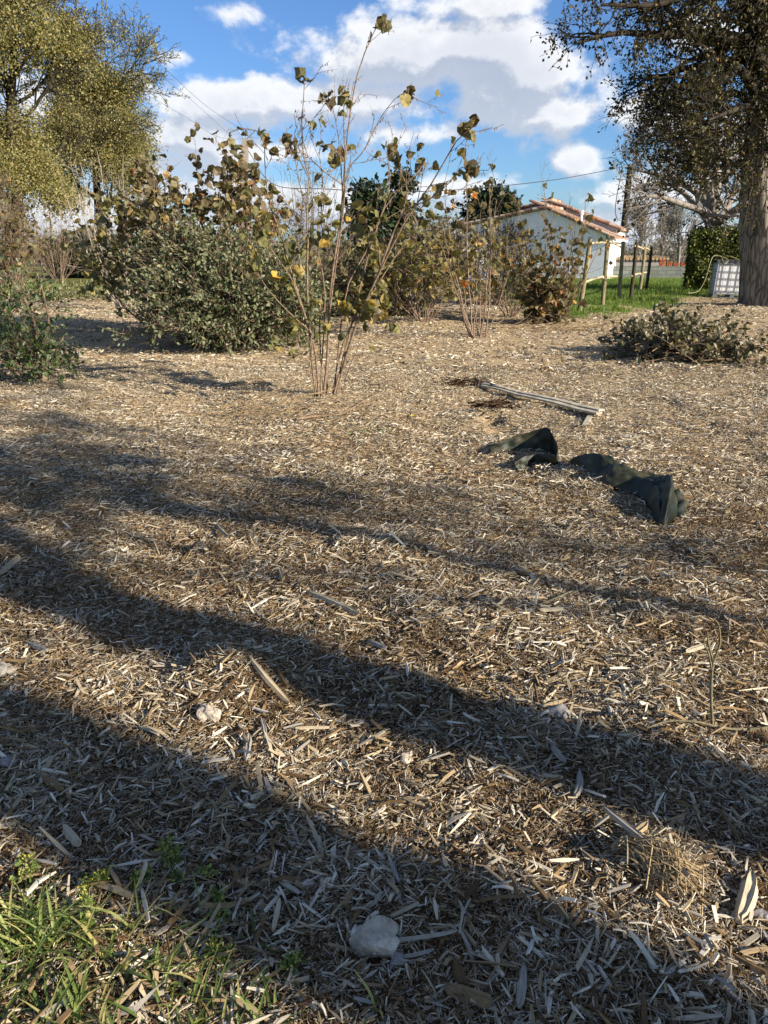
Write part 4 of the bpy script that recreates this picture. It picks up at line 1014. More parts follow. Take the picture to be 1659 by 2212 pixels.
# ================================================================== IBC TANK
def tank():
    Y = G(1560, 642)[1]; c = P(1575, 642, Y); b = np.array([c[0], Y, 0]); yaw = math.radians(-14)
    r = empty('water_tank', b, 'white plastic water tank in a steel cage on the lawn beside the big oak', 'water tank'); r.rotation_euler = (0, math.radians(2), yaw)
    m = MB(); m.box((0, 0, .62), (1.12, .92, .88)); m.box((0, 0, .15), (1.02, .84, .1)); o = m.build('bottle', M['poly'], r)
    bv = o.modifiers.new('bevel', 'BEVEL'); bv.width = .06; bv.segments = 3
    cg = MB(); hx, hy = .585, .485
    for z in (.17, .38, .60, .82, 1.06):
        for s in (-1, 1):
            cg.tube([(-hx, s * hy, z), (hx, s * hy, z)], .013, 6); cg.tube([(s * hx, -hy, z), (s * hx, hy, z)], .013, 6)
    for i in range(6):
        x = -hx + 2 * hx * i / 5
        for s in (-1, 1): cg.tube([(x, s * hy, .13), (x, s * hy, 1.07)], .010, 6)
    for i in range(6):
        y = -hy + 2 * hy * i / 5
        for s in (-1, 1): cg.tube([(s * hx, y, .13), (s * hx, y, 1.07)], .012, 6)
    for y in (-.2, .2): cg.tube([(-hx, y, 1.08), (hx, y, 1.08)], .014, 6)
    cg.build('cage', M['galv'], r)
    pm = MB(); pm.box((0, 0, .115), (1.2, 1.0, .02))
    for y in (-.44, 0, .44):
        pm.box((0, y, .012), (1.2, .1, .02))
        for x in (-.53, 0, .53): pm.box((x, y, .063), (.13, .1, .082))
    pm.build('pallet', M['galv'], r)
    lm = MB(); lm.tube([(0, 0, 1.055), (0, 0, 1.12)], .09, 16); lm.build('lid', M['darkp'], o)
    ts = MB(); n = 14; xs = np.linspace(-.62, .6, n); ys = np.linspace(-.5, .5, 10); X, Yy = np.meshgrid(xs, ys); rg = np.random.default_rng(4)
    Z = 1.12 + .05 * rg.random(X.shape) + .05 * (vnoise(X * 4, Yy * 4, 3)); Z[0] -= .10; V = np.stack([X, Yy, Z], -1).reshape(-1, 3)
    i = np.arange(9)[:, None] * n + np.arange(n - 1)[None]; ts.add(V, np.stack([i, i + 1, i + n + 1, i + n], -1).reshape(-1, 4)); ts.build('cover_sheet', M['darkp'], r)
    h = MB(); h.tube(spline([P(x, y, Y - .7 + d) for x, y, d in ((1600,563,0), (1575,553,.1), (1560,556,.2), (1565,570,0), (1572,560,.2), (1545,552,.2), (1535,565,0), (1525,600,-.1), (1512,625,-.2), (1500,632,-.3), (1485,633,-.4))], 50), .013, 6)
    hb = np.array([b[0] - .8, b[1] - .9, .0]); tag(h.build('garden_hose', M['hose'], loc=hb), 'yellow-green hose trailing off the top of the water tank onto the grass', 'hose')
M['darkp'] = plain('dark_sheet', srgb(30, 32, 30), srgb(60, 60, 56), 9, .5, .4)
M['hose'] = plain('hose_rubber', srgb(104, 102, 66), srgb(140, 136, 92), 9, .5, .4)
tank()

# ================================================================== POSTS
M['post'] = barkmat('weathered_post', srgb(84, 76, 58), srgb(146, 136, 104), 20, (1, 1, .1), .004)
M['postdark'] = barkmat('dark_post', srgb(40, 34, 28), srgb(80, 70, 56), 20, (1, 1, .1), .004)
M['rail'] = plain('peeled_rail', srgb(150, 132, 100), srgb(198, 182, 148), 12, .8)
def guard(px, label, dark):
    tops = []; b0 = g(*px[0][1]); r = empty('post_and_rail', b0, label, 'fence', 'split post and rail sections on the lawn')
    for i, (t, b) in enumerate(px):
        pb = g(*b); pt_ = P(*t, pb[1]); m = MB(); pts = np.array([pb - [0, 0, .05], pb * .5 + pt_ * .5 + [.01, 0, 0], pt_]) - b0
        m.tube(spline(pts, 6), np.linspace(.062, .052, 6), 10); m.build('post', M['postdark'] if dark[i] else M['post'], r, smooth=True); tops.append((pb, pt_))
    for i in range(len(tops) - 1):
        for f0, f1, on in ((.40, .42, 1), (.93, .90, i != 0 or len(tops) == 3)):
            if not on: continue
            a = tops[i][0] * (1 - f0) + tops[i][1] * f0 - b0; b = tops[i + 1][0] * (1 - f1) + tops[i + 1][1] * f1 - b0
            d = (b - a) * .06; off = np.array([-.06, -.05, 0]); m = MB(); m.tube(spline([a - d + off, (a + b) / 2 + off + [0, 0, .02], b + d + off], 7), np.linspace(.034, .027, 7), 8)
            m.build('rail', M['rail'], r, smooth=True)
guard([((1275, 516), (1251, 675)), ((1313, 509), (1301, 660)), ((1346, 521), (1336, 651))], 'nearer wooden post and rail section on the grass, three pale posts', (0, 0, 0))
guard([((1375, 523), (1362, 644)), ((1394, 527), (1381, 636)), ((1408, 531), (1395, 629))], 'farther post and rail section, with two dark posts, nearer the block wall', (1, 0, 1))
def stake(top, bot, rad, mt, label, Y=None):
    b = g(*bot); t = P(*top, b[1]); m = MB(); m.tube(spline([b - [0, 0, .05], (b + t) / 2 + [.02, 0, 0], t], 6), np.linspace(rad, rad * .8, 6), 8)
    tag(m.build('stake', M[mt], loc=b, smooth=True), label, 'stake', 'stakes by the bare shrub')
stake((105, 440), (121, 598), .055, 'rail', 'pale slender stake standing at left in front of the ivy mound')
stake((108, 470), (113, 600), .04, 'postdark', 'dark stake leaning just left of the pale one')

# ================================================================== POLES AND WIRES
M['concrete'] = plain('pole_concrete', srgb(130, 122, 110), srgb(166, 156, 142), 9, .9)
M['wire'] = plain('wire_metal', srgb(50, 54, 60), srgb(74, 78, 84), 9, .6, .3)
M['polewood'] = plain('tarred_pole', srgb(44, 38, 34), srgb(78, 68, 58), 9, .9, .1, .4, .01, (1, 1, .1))
YP = 44
def power_pole():
    b = P(531, 600, YP); b[2] = 0; t = P(530, 300, YP); r = empty('power_pole', b, 'pale concrete power pole with V-shaped wire brackets, left of the central hazel', 'power pole')
    m = MB(); m.beam((0, 0, 0), t - b, .30, .26, up=(0, 1, 0)); m.build('pole', M['concrete'], r)
    m = MB(); T = t - b; q = lambda x, y: P(x, y, YP) - b
    m.tube([q(497, 285), q(512, 280), q(532, 278), q(553, 282), q(566, 290)], .035, 6); m.tube([q(528, 300), q(515, 281)], .03, 6); m.tube([q(533, 300), q(552, 282)], .03, 6); m.tube([q(531, 300), q(532, 278)], .03, 6)
    br = m.build('bracket', M['galv'], r)
    for (x, y) in ((497, 292), (532, 287), (566, 296)):
        m = MB(); c = q(x, y); m.tube([c + [0, 0, .14], c - [0, 0, .14]], .055, 8); m.tube([c + [0, 0, .02], c - [0, 0, .02]], .09, 8); m.build('insulator', M['wire'], br)
    m = MB(); m.tube([q(522, 318), q(534, 320)], .05, 6); m.build('arm', M['render'], r)
power_pole()
YQ = 56
def wood_pole():
    b = P(1341, 600, YQ); b[2] = 0; t = P(1362, 355, YQ); b[0] = P(1343, 530, YQ)[0]; r = empty('power_pole', b, 'dark leaning wooden power pole beside the right end of the white house', 'power pole')
    m = MB(); m.tube([np.zeros(3), (t - b) * .5, t - b], [.26, .22, .19], 12); m.build('pole', M['polewood'], r, smooth=True)
    q = lambda x, y: P(x, y, YQ - .2) - b
    m = MB(); m.tube(spline([q(1345, 362), q(1340, 385), q(1333, 420), q(1329, 455), q(1334, 475)], 14), .03, 5); m.build('hanging_cable', M['wire'], r)
    m = MB(); m.beam(q(1346, 361), q(1364, 356), .06, .06); m.build('bracket', M['galv'], r)
wood_pole()
def wire(pts, label, r=.02, n=40):
    p = spline(pts, n); m = MB(); m.tube(p, r, 4, cap=False); tag(m.build('power_line', M['wire'], loc=p[0]), label, 'power line', 'overhead power lines')
wire([P(215, -5, 22), P(300, 92, 27), P(380, 170, 33), P(450, 232, 39), P(532, 287, 44)], 'upper overhead line from the top left corner to the concrete pole', .008)
wire([P(215, 50, 22), P(240, 73, 24), P(330, 150, 29), P(420, 222, 36), P(497, 292, 44)], 'lower overhead line sloping beside the upper one to the concrete pole', .007)
wire([P(330, 212, 30), P(400, 252, 34), P(480, 298, 39), P(566, 296, 44)], 'short lowest overhead line emerging behind the left oak', .006)
wire([P(534, 322, 44), P(590, 398, 44), P(700, 408, 43), P(830, 414, 42), P(950, 412, 41), P(1080, 402, 44), P(1200, 388, 48), P(1290, 372, 53), P(1347, 360, 55.8)], 'long sagging line from the concrete pole to the wooden pole', .02)
wire([P(1345, 480, 60), P(1400, 492, 60), P(1490, 503, 60), P(1600, 512, 60)], 'thin low line running right from the house gable', .02)

# ================================================================== FABRIC ON THE GROUND
def clothmat():
    m, n = newmat('green_woven_sheet'); f = n.noise(opos(n), 22, 4, .6)
    dust = n.noise(opos(n), 5, 5, .65)
    c = n.mix(n.smooth(dust, .52, .75), n.ramp(f, [(.3, srgb(24, 29, 18)), (.7, srgb(40, 45, 28))]), srgb(80, 72, 50))
    wv = n.noise(opos(n), 160, 2); out(n, pbr(n, c, .55, .35, 0, wv, .35, .002)); return m
M['cloth'] = clothmat()
def ribbon(bot, top, ku=60, kv=14, seed=0, fold=.02):
    b = spline(bot, ku); t = spline(top, ku); vv = np.linspace(0, 1, kv)
    S = b[:, None] * (1 - vv)[None, :, None] + t[:, None] * vv[None, :, None]
    nz = vnoise(np.arange(ku)[:, None] * .35 + 0 * vv, vv[None] * 3 + 0 * np.arange(ku)[:, None], seed) - .5
    nz2 = vnoise(np.arange(ku)[:, None] * .9 + vv * 4, vv[None] * 1.2 + 0 * np.arange(ku)[:, None], seed + 3) - .5
    S[:, :, 1] += nz * fold * 2 + nz2 * fold; S[:, :, 2] += nz2 * fold * .8; S[:, :, 0] += nz2 * fold
    return S
def sheet(S, name, label, loc):
    ku, kv, _ = S.shape; i = np.arange(ku - 1)[:, None] * kv + np.arange(kv - 1)[None]
    o = build(name, S.reshape(-1, 3), [np.stack([i, i + 1, i + kv + 1, i + kv], -1).reshape(-1, 4)], M['cloth'], loc=loc, smooth=True)
    s = o.modifiers.new('thick', 'SOLIDIFY'); s.thickness = .004
    tag(o, label, 'ground sheet', 'green ground sheets'); return o
def zf(p, dz): q = np.array(p); return np.array([q[0], q[1], float(hz(q[0], q[1])) + dz])
def cloths():
    # standing fold: a strip on its edge that bends round in a hook
    bot = [zf(GT(x, y), -.01) for x, y in ((1060, 982), (1095, 975), (1130, 972), (1168, 975), (1196, 984), (1206, 1000), (1195, 1006), (1165, 1002), (1140, 1010), (1126, 1018))]
    hts = (.05, .10, .14, .195, .18, .13, .09, .085, .09, .06)
    off = ((-.02, .02), (.0, .03), (.02, .02), (.03, 0), (-.02, -.02), (-.02, -.03), (.0, -.04), (-.02, -.02), (-.04, 0), (-.06, .01))
    top = [b + np.array([o_[0], o_[1], h]) for b, h, o_ in zip(bot, hts, off)]
    sheet(ribbon(bot, top, 70, 12, 5, .012), 'ground_sheet', 'dark green woven sheet standing up in a pointed hooked fold on the mulch', zf(GT(1140, 985), 0))
    # half-buried sheet: arched between its two buried edges
    Lp = [zf(GT(x, y), -.01) for x, y in ((1230,1000),(1262,1016),(1288,1033),(1303,1050),(1345,1063),(1383,1078),(1400,1100),(1409,1122),(1424,1141))]
    Rp = [zf(GT(x, y), -.01) for x, y in ((1240,1001),(1297,1010),(1337,1023),(1372,1040),(1422,1053),(1452,1073),(1462,1095),(1458,1122),(1434,1143))]
    n, m = 130, 34; Ls, Rs = spline(Lp, n), spline(Rp, n); t = np.linspace(0, 1, n)[:, None]; v = np.linspace(0, 1, m)[None]
    hh = np.interp(t, [0, .1, .3, .5, .7, .85, .95, 1], [.03, .10, .12, .115, .15, .165, .11, .02])
    prof = np.sin(np.pi * np.clip(v, 0, 1) ** (1.25)) ** .55
    tt, vv = np.broadcast_arrays(t, v)
    fan = np.sin((vv * 5.5 + tt * 2.2 + .5 * vnoise(tt * 5, vv * 3, 4)) * 2.6) * np.interp(tt, [0, .5, .8, 1], [.04, .08, .20, .22])
    wr = (vnoise(tt * 16 + vv * 5, vv * 5 - tt * 7, 5) - .5) * .30 + (vnoise(tt * 40, vv * 14, 6) - .5) * .12
    dent = -.30 * np.exp(-((tt - .50) / .05) ** 2) * (vv < .8) - .28 * np.exp(-((tt - .24 - .1 * vv) / .035) ** 2)
    S = Ls[:, None] * (1 - vv)[..., None] + Rs[:, None] * vv[..., None]
    S[..., 2] += hh * prof * (1 + fan + wr + dent) + .012
    S[..., 0] += (fan + wr) * .03 * prof
    sheet(S, 'ground_sheet', 'long crumpled green sheet half buried in mulch, with a shiny rounded end', Ls[30])
    sp = spline([zf(GT(x, y), .0) for x, y in ((1425, 1062), (1450, 1078), (1468, 1100), (1462, 1122))], 26); n = 26; t = np.linspace(0, 1, n); rad = np.interp(t, [0, .5, 1], [.03, .055, .02])
    tan = nrm(np.gradient(sp, axis=0)); side = nrm(np.cross(tan, [0, 0, 1])); S = np.zeros((n, 12, 3)); a = np.linspace(0, np.pi, 12)
    for j in range(12):
        wv = 1 + .25 * np.sin(t * 20 + a[j] * 3); S[:, j] = sp + side * (np.cos(a[j]) * rad * wv)[:, None] + np.array([0, 0, 1.]) * (np.sin(a[j]) * rad * 1.3 * wv)[:, None]
    sheet(S, 'ground_sheet', 'small crinkled end of green sheet tucked behind the shiny rounded one', sp[10])
cloths()
# ragged shade pits beside it are part of the ground; the split post lying behind
def lying_post():
    a, b = zf(GT(1040, 838), .035), zf(GT(1300, 903), .05); loc = (a + b) / 2; r = empty('fallen_stake', loc, 'long pale split stake lying flat on the mulch behind the green sheets', 'stake')
    M['oldwood'] = plain('weathered_wood', srgb(134, 126, 110), srgb(192, 182, 160), 18, .8, .2, .4, .004, (1, .3, 1))
    m = MB(); d = nrm(b - a); sd_ = nrm(np.cross(d, [0, 0, 1]))
    for off, z, e0, e1 in ((-.045, .012, .0, .97), (.045, .0, .03, 1.0)):
        p0, p1 = a + (b - a) * e0 + sd_ * off * .5, a + (b - a) * e1 + sd_ * off
        q = [p0 + (p1 - p0) * k / 6 + np.array([0, 0, z + .006 * math.sin(k * 2.1)]) for k in range(7)]
        for k in range(6): m.beam(q[k] - loc, q[k + 1] - loc + d * .004, .055 + .005 * k, .018, a=.5)
    m.build('plank', M['oldwood'], r)
    c = zf(GT(1025, 825), .03); m = MB(); m.tube(np.array([c, a + (b - a) * .12 + [0, 0, .02]]) - loc, [.012, .02], 7); m.build('dark_tip', M['darkp'], r)
    m = MB(); c2 = zf(GT(1262, 922), .02); m.beam(c2 - loc + [0, 0, -.012], b - (b - a) * .07 - loc + [0, 0, -.02], .045, .015); m.build('brace', M['oldwood'], r)
lying_post()

# ================================================================== STONES, STICKS, BARK
def stone(x, y, wpx, label, seed, mat='stone', flat=.6, hshape=None):
    c = g(x, y); dist = np.linalg.norm(c - [0, 0, H]); r = wpx / 2 / F * dist * math.cos(math.atan((y - 1106) / F)); rng = np.random.default_rng(seed)
    import bmesh
    bm = bmesh.new(); bmesh.ops.create_icosphere(bm, subdivisions=4, radius=1); V = np.array([v.co[:] for v in bm.verts])
    planes = nrm(rng.normal(size=(15, 3))); dd = rng.uniform(.50, .95, 15)
    for pnm, q in zip(planes, dd):
        s = V @ pnm - q; V = V - np.where(s > 0, s, 0)[:, None] * pnm[None] * .9
    V = V * (1 + .50 * (vnoise(V[:, 0] * 2.3 + V[:, 2] * 1.4, V[:, 1] * 2.3, seed) - .5)[:, None] + .05 * (vnoise(V[:, 0] * 6, V[:, 1] * 6 + V[:, 2] * 5, seed)[:, None] - .5))
    V = V * np.array([1, .9, flat]) * r * 1.12
    for v, co in zip(bm.verts, V): v.co = co
    me = bpy.data.meshes.new('stone'); bm.to_mesh(me); bm.free(); me.materials.append(M[mat]); me.polygons.foreach_set('use_smooth', np.zeros(len(me.polygons), bool))
    o = bpy.data.objects.new('stone', me); COL.objects.link(o); o.location = (c[0], c[1], c[2] + r * flat * .30 + .012); o.rotation_euler = (0, 0, rng.uniform(0, 6))
    tag(o, label, 'stone', 'stones in the mulch')
stone(800, 2045, 116, 'largest pale lumpy stone, in the shade near the bottom edge', 1, flat=.62)
stone(856, 2085, 42, 'small brownish stone touching the largest pale stone', 2, 'darkstone')
stone(667, 1918, 27, 'little pinkish stone above and left of the largest one', 3)
stone(453, 1556, 46, 'sunlit white pointed stone below the chip mound', 4, flat=.9)
stone(1205, 1550, 48, 'smooth grey stone at the shadow edge right of centre', 5, 'darkstone')
stone(878, 1645, 34, 'bright stone at the tip of the sunlit wedge near the centre', 6)
stone(8, 1461, 50, 'white stone cut by the left edge of the photo', 7)
stone(1133, 1548, 16, 'tiny pale pebble just left of the smooth grey stone', 8)
stone(680, 2008, 22, 'pale pebble beside the grass fringe, left of the largest stone', 9)
stone(1645, 1988, 34, 'rounded brown stone at the right edge beside the silvery bark', 10, 'darkstone')
stone(18, 1655, 30, 'grey stone in shade at the left edge', 12, 'darkstone')

def splinter(p0, p1, wpx, label, seed, name='wood_splinter', v=None, lift=.026, thick=.35, group='large wood splinters', part=None):
    a, b = zf(GT(*p0), lift), zf(GT(*p1), lift + .008); rng = np.random.default_rng(seed)
    q_ = np.linspace(0, 1, 9)[:, None]; ln_ = a * (1 - q_) + b * q_; up_ = max(0, float((hz(ln_[:, 0], ln_[:, 1]) + .02 - ln_[:, 2]).max())); a[2] += up_; b[2] += up_; d = b - a; L = np.linalg.norm(d); d /= L
    dist = np.linalg.norm((a + b) / 2 - [0, 0, H]); w_ = wpx / F * dist * .9; s = nrm(np.cross([0, 0, 1], d)); k = 9; t = np.linspace(0, 1, k)
    prof = np.interp(t, [0, .08, .5, .9, 1], [.25, .8, 1, .85, .35]) * (1 + rng.normal(size=k) * .07); bend = np.sin(t * np.pi) * rng.normal() * .02 * L
    c = a + d * (t * L)[:, None] + s * bend[:, None]; V = []
    for e, h in ((-.5, -.5), (-.22, .5), (.1, .30), (.3, .55), (.5, -.4), (.2, -.6)):
        V.append(c + s * (e * w_ * prof)[:, None] + np.array([0, 0, 1.]) * (h * w_ * thick * (1 + rng.normal(size=k) * .1))[:, None] + d * (rng.normal(size=k) * .01 * L)[:, None])
    V = np.stack(V, 1); q = 6
    i = np.arange(k - 1)[:, None] * q; j = np.arange(q)[None]; j2 = (j + 1) % q
    Fq = np.stack([i + j, i + j2, i + q + j2, i + q + j], -1).reshape(-1, 4)
    U = np.stack([np.broadcast_to((t * L)[:, None], (k, q)), np.broadcast_to((np.arange(q) * w_ * .4)[None], (k, q))], -1).reshape(-1, 2) + rng.random() * 9
    VV = np.vstack([V.reshape(-1, 3), V[0].mean(0), V[-1].mean(0)]); n0 = k * q
    tri = np.array([[(jj + 1) % q, jj, n0] for jj in range(q)] + [[n0 - q + jj, n0 - q + (jj + 1) % q, n0 + 1] for jj in range(q)])
    U = np.vstack([U, U[0], U[-1]]); vv = rng.uniform(.55, .95) if v is None else v
    o = build(name, VV, [tri, Fq], M['chip'], attr=[np.full(len(tri), vv), np.full(len(Fq), vv)], uv=U, loc=(a + b) / 2)
    tag(o, label, 'wood piece', group)
SPL = [((540,1432),(626,1536),15,'long tan splinter pointing down from the sunlit mound',.66),
 ((665,1290),(775,1342),15,'long grey-tan slat lying above centre in sunlight',.72),
 ((795,1395),(835,1415),13,'short grey slat continuing the line of the tan one above centre',.8),
 ((540,1600),(532,1660),16,'split frayed grey wood below the white pointed stone',.8),
 ((1300,1770),(1480,1925),17,'long straight grey stick crossing the lit patch at lower right',.76),
 ((1395,1795),(1320,1850),22,'stubby tan block under the long straight stick',.5),
 ((1620,1905),(1592,2010),36,'thick silvery bark slab at the right edge',.93),
 ((1250,1680),(1240,1740),17,'grey slab standing out in shade right of centre',.80),
 ((1190,1625),(1220,1665),15,'short grey slab left of the standing one',.78),
 ((600,1455),(622,1500),13,'brown curved sliver beside the long tan splinter',.3),
 ((0,1250),(45,1215),14,'tan chunk at the left edge near the shadow band',.6),
 ((140,1800),(175,1845),20,'broad pale chip in the shade at lower left',.93),
 ((95,1695),(140,1725),16,'brown bark piece above the weeds at left',.35),
 ((800,1690),(775,1725),9,'narrow pale sliver in the centre shade',.9),
 ((640,1587),(712,1590),8,'straight slat lying level below centre-left',.7),
 ((565,1565),(575,1625),11,'grey upright chip left of the centre line',.8),
 ((1170,1690),(1215,1700),9,'slim chip at the edge of the right-hand shade',.7),
 ((980,2090),(1000,2150),22,'dark bark strip right of the largest stone',.2),
 ((845,2050),(985,2035),9,'thin straight chip poking out beyond the largest stone',.85),
 ((960,2150),(1060,2190),30,'curled brown bark lump on the bottom edge',.36),
 ((1130,2100),(1120,2200),18,'long grey chip near the bottom edge, right of the bark lump',.78),
 ((1480,1420),(1520,1410),12,'bright chunk beneath the upright twig',.9),
 ((1580,2080),(1659,2130),12,'dark branch end at the lower right corner',.25),
 ((590,2030),(605,1965),12,'pale flake between grass and largest stone',.93),
 ((1165,1330),(1215,1330),12,'blond chunk in sunlight beside the curved twig',.93),
 ((60,1400),(105,1420),12,'grey slat in the left shade band',.8),
 ((470,1140),(500,1175),12,'grey stub beside the dark chip mound',.6),
 ((605,1240),(612,1265),14,'brown upright chunk above centre',.55),
 ((205,1925),(290,1960),13,'tan plank piece among the grass tufts',.62),
 ((870,2085),(935,2075),8,'thin chip touching the brownish stone',.8)]
for i, (a, b, w_, lab, v) in enumerate(SPL): splinter(a, b, w_, lab, 200 + i, v=v, thick=.5)
def fibre_clump():
    rng = np.random.default_rng(88); n = 130; k = 6; B = g(1425, 1880); d0 = nrm(G(1490, 1935) - G(1370, 1830))
    sd_ = np.array([-d0[1], d0[0], 0]); a = rng.normal(size=n) * .035; b = rng.normal(size=n) * .028; L = rng.uniform(.03, .11, n)
    t = np.linspace(-.5, .5, k); jit = rng.normal(size=(n, 1, 3)) * .02
    Pl = B + (a[:, None] + t[None] * L[:, None])[..., None] * d0 + (b[:, None] + rng.normal(size=(n, 1)) * .6 * t[None] * L[:, None])[..., None] * sd_ + jit
    r2 = (a[:, None] + t[None] * L[:, None]) ** 2 / .0056 + (b ** 2 / .0024)[:, None]
    Pl[..., 2] = hz(Pl[..., 0], Pl[..., 1]) + .012 + .028 * np.exp(-r2) + rng.random((n, 1)) * .018 + rng.normal(size=(n, 1)) * .2 * t[None] * L[:, None]
    v, f = tubes(Pl, np.broadcast_to(rng.uniform(.0008, .0022, n)[:, None], (n, k)), 4)
    tag(build('bark_fibre', v, [f], M['fibre'], loc=B), 'matted tuft of brown bark fibre under the long straight grey stick', 'bark', kind=None)
M['fibre'] = plain('bark_fibre', srgb(112, 92, 66), srgb(190, 168, 126), 90, .85)
fibre_clump()
def sticks():
    # upright twig and the curved one at its foot
    B = zf(GT(1540, 1582), 0); m = MB(); Y = B[1]
    for px, r in (([(1540,1585),(1536,1500),(1538,1450),(1540,1430),(1530,1390),(1528,1365)], .0055), ([(1540,1430),(1555,1390),(1552,1350),(1540,1335)], .004), ([(1538,1450),(1530,1410),(1522,1395),(1521,1380)], .0038)):
        m.tube(spline([P(x, y, Y + .0) for x, y in px], 20) - B, np.linspace(r, r * .4, 20), 6)
    M['greenwood'] = plain('green_twig', srgb(78, 74, 54), srgb(136, 126, 96), 60, .6)
    o = m.build('sapling_twig', M['greenwood'], smooth=True); o.location = Vector(B); tag(o, 'thin forked twig standing upright in the mulch at the right', 'twig')
    p = [zf(GT(x, y), .03) for x, y in ((1395,1590),(1440,1575),(1500,1576),(1540,1585),(1590,1592),(1659,1588),(1700,1575))]
    m = MB(); m.tube(spline(p, 30), np.linspace(.003, .0055, 30), 8); tag(m.build('curved_branch', M['greenwood'], loc=p[2], smooth=True), 'pale curved branch lying at the foot of the upright twig', 'branch')
    p = [zf(GT(x, y), .02) for x, y in ((1205,1430),(1090,1425),(1093,1395),(1110,1365),(1160,1350),(1210,1350))][1:]
    p = [zf(GT(x, y), .02) for x, y in ((1112,1440),(1095,1425),(1092,1395),(1105,1355),(1140,1325),(1190,1305),(1235,1285))]
    m = MB(); m.tube(spline(p, 30), .0045, 6); tag(m.build('curved_branch', M['greenwood'], loc=p[2], smooth=True), 'hook-shaped greenish twig on the sunlit mulch right of centre', 'branch')
    p = [zf(GT(x, y), .03) for x, y in ((640,912),(690,905),(740,900),(790,870),(830,850))]
    m = MB(); m.tube(spline(p, 24), np.linspace(.014, .006, 24), 7); tag(m.build('curved_branch', M['stem'], loc=p[2], smooth=True), 'crooked stick lying in front of the central hazel', 'branch')
sticks()

# ================================================================== FRINGE OF GRASS AND WEEDS
def blades(name, spots, label, seed, mat='grass'):
    rng = np.random.default_rng(seed); V, Fq, A, n0 = [], [], [], 0; k = 7
    for (x, y, n, hgt, rad) in spots:
        c = g(x, y); b = c + rng.normal(size=(n, 3)) * np.array([rad, rad, 0]); b[:, 2] = hz(b[:, 0], b[:, 1]) - .005
        th = rng.uniform(0, 2 * np.pi, n); L = hgt * rng.uniform(.45, 1.25, n); up = rng.uniform(.6, 1.5, n)
        d = nrm(np.stack([np.cos(th), np.sin(th), up * 1.8], 1)); s = np.stack([-np.sin(th), np.cos(th), 0 * th], 1); wd = rng.uniform(.0016, .0042, n)
        pts = [b]
        for q in range(k - 1):
            d = nrm(d + np.array([0, 0, -.22]) * rng.uniform(.2, 1.6, (n, 1)) + rng.normal(size=d.shape) * .03); pts.append(pts[-1] + d * (L / (k - 1))[:, None])
        Pl = np.stack(pts, 1); wp = np.array([.6, .95, 1, .95, .8, .5, .05]); nrmv = nrm(np.cross(d, s))
        Lf = Pl + s[:, None] * (wd[:, None] * wp)[..., None]; Rt = Pl - s[:, None] * (wd[:, None] * wp)[..., None]; Md = Pl - nrmv[:, None] * (wd[:, None] * wp * .5)[..., None]
        W = np.stack([Lf, Md, Rt], 2).reshape(n, k * 3, 3)
        q = np.array([[a * 3 + e, a * 3 + e + 1, a * 3 + e + 4, a * 3 + e + 3] for a in range(k - 1) for e in (0, 1)])
        Fq.append((q[None] + (np.arange(n) * k * 3)[:, None, None]).reshape(-1, 4) + n0); V.append(W.reshape(-1, 3)); n0 += n * k * 3; A.append(np.repeat(rng.random(n), len(q)))
    o = build(name, np.vstack(V), [np.concatenate(Fq)], M[mat], attr=[np.concatenate(A)], smooth=True)
    return tag(o, label, 'grass', kind='stuff')
rg = np.random.default_rng(77)
spots = []
for i in range(100):
    x = rg.uniform(-120, 640); y = rg.uniform(1860, 2330)
    if y < 1840 + max(0, x) * .50 + 60: continue
    spots.append((x, y, int(rg.integers(4, 12) * (1.6 if x < 250 else .8)), rg.uniform(.07, .15), .016))
spots += [(280, 2010, 12, .16, .012), (250, 2070, 10, .15, .012), (100, 2050, 30, .15, .03), (20, 2020, 30, .16, .03), (20, 2140, 40, .14, .04), (150, 2190, 20, .12, .03), (450, 2080, 10, .13, .012), (430, 2010, 8, .12, .01),
          (560, 2030, 6, .10, .01), (815, 2190, 3, .10, .006), (610, 2150, 6, .08, .01), (20, 1710, 8, .08, .015), (120, 1700, 5, .08, .01), (1190, 1270, 10, .03, .01), (1435, 1240, 14, .03, .015), (800, 930, 40, .10, .10), (30, 1300, 4, .03, .01)]
blades('grass_fringe', spots, 'long green grass blades growing through the chips at the lower left', 78)
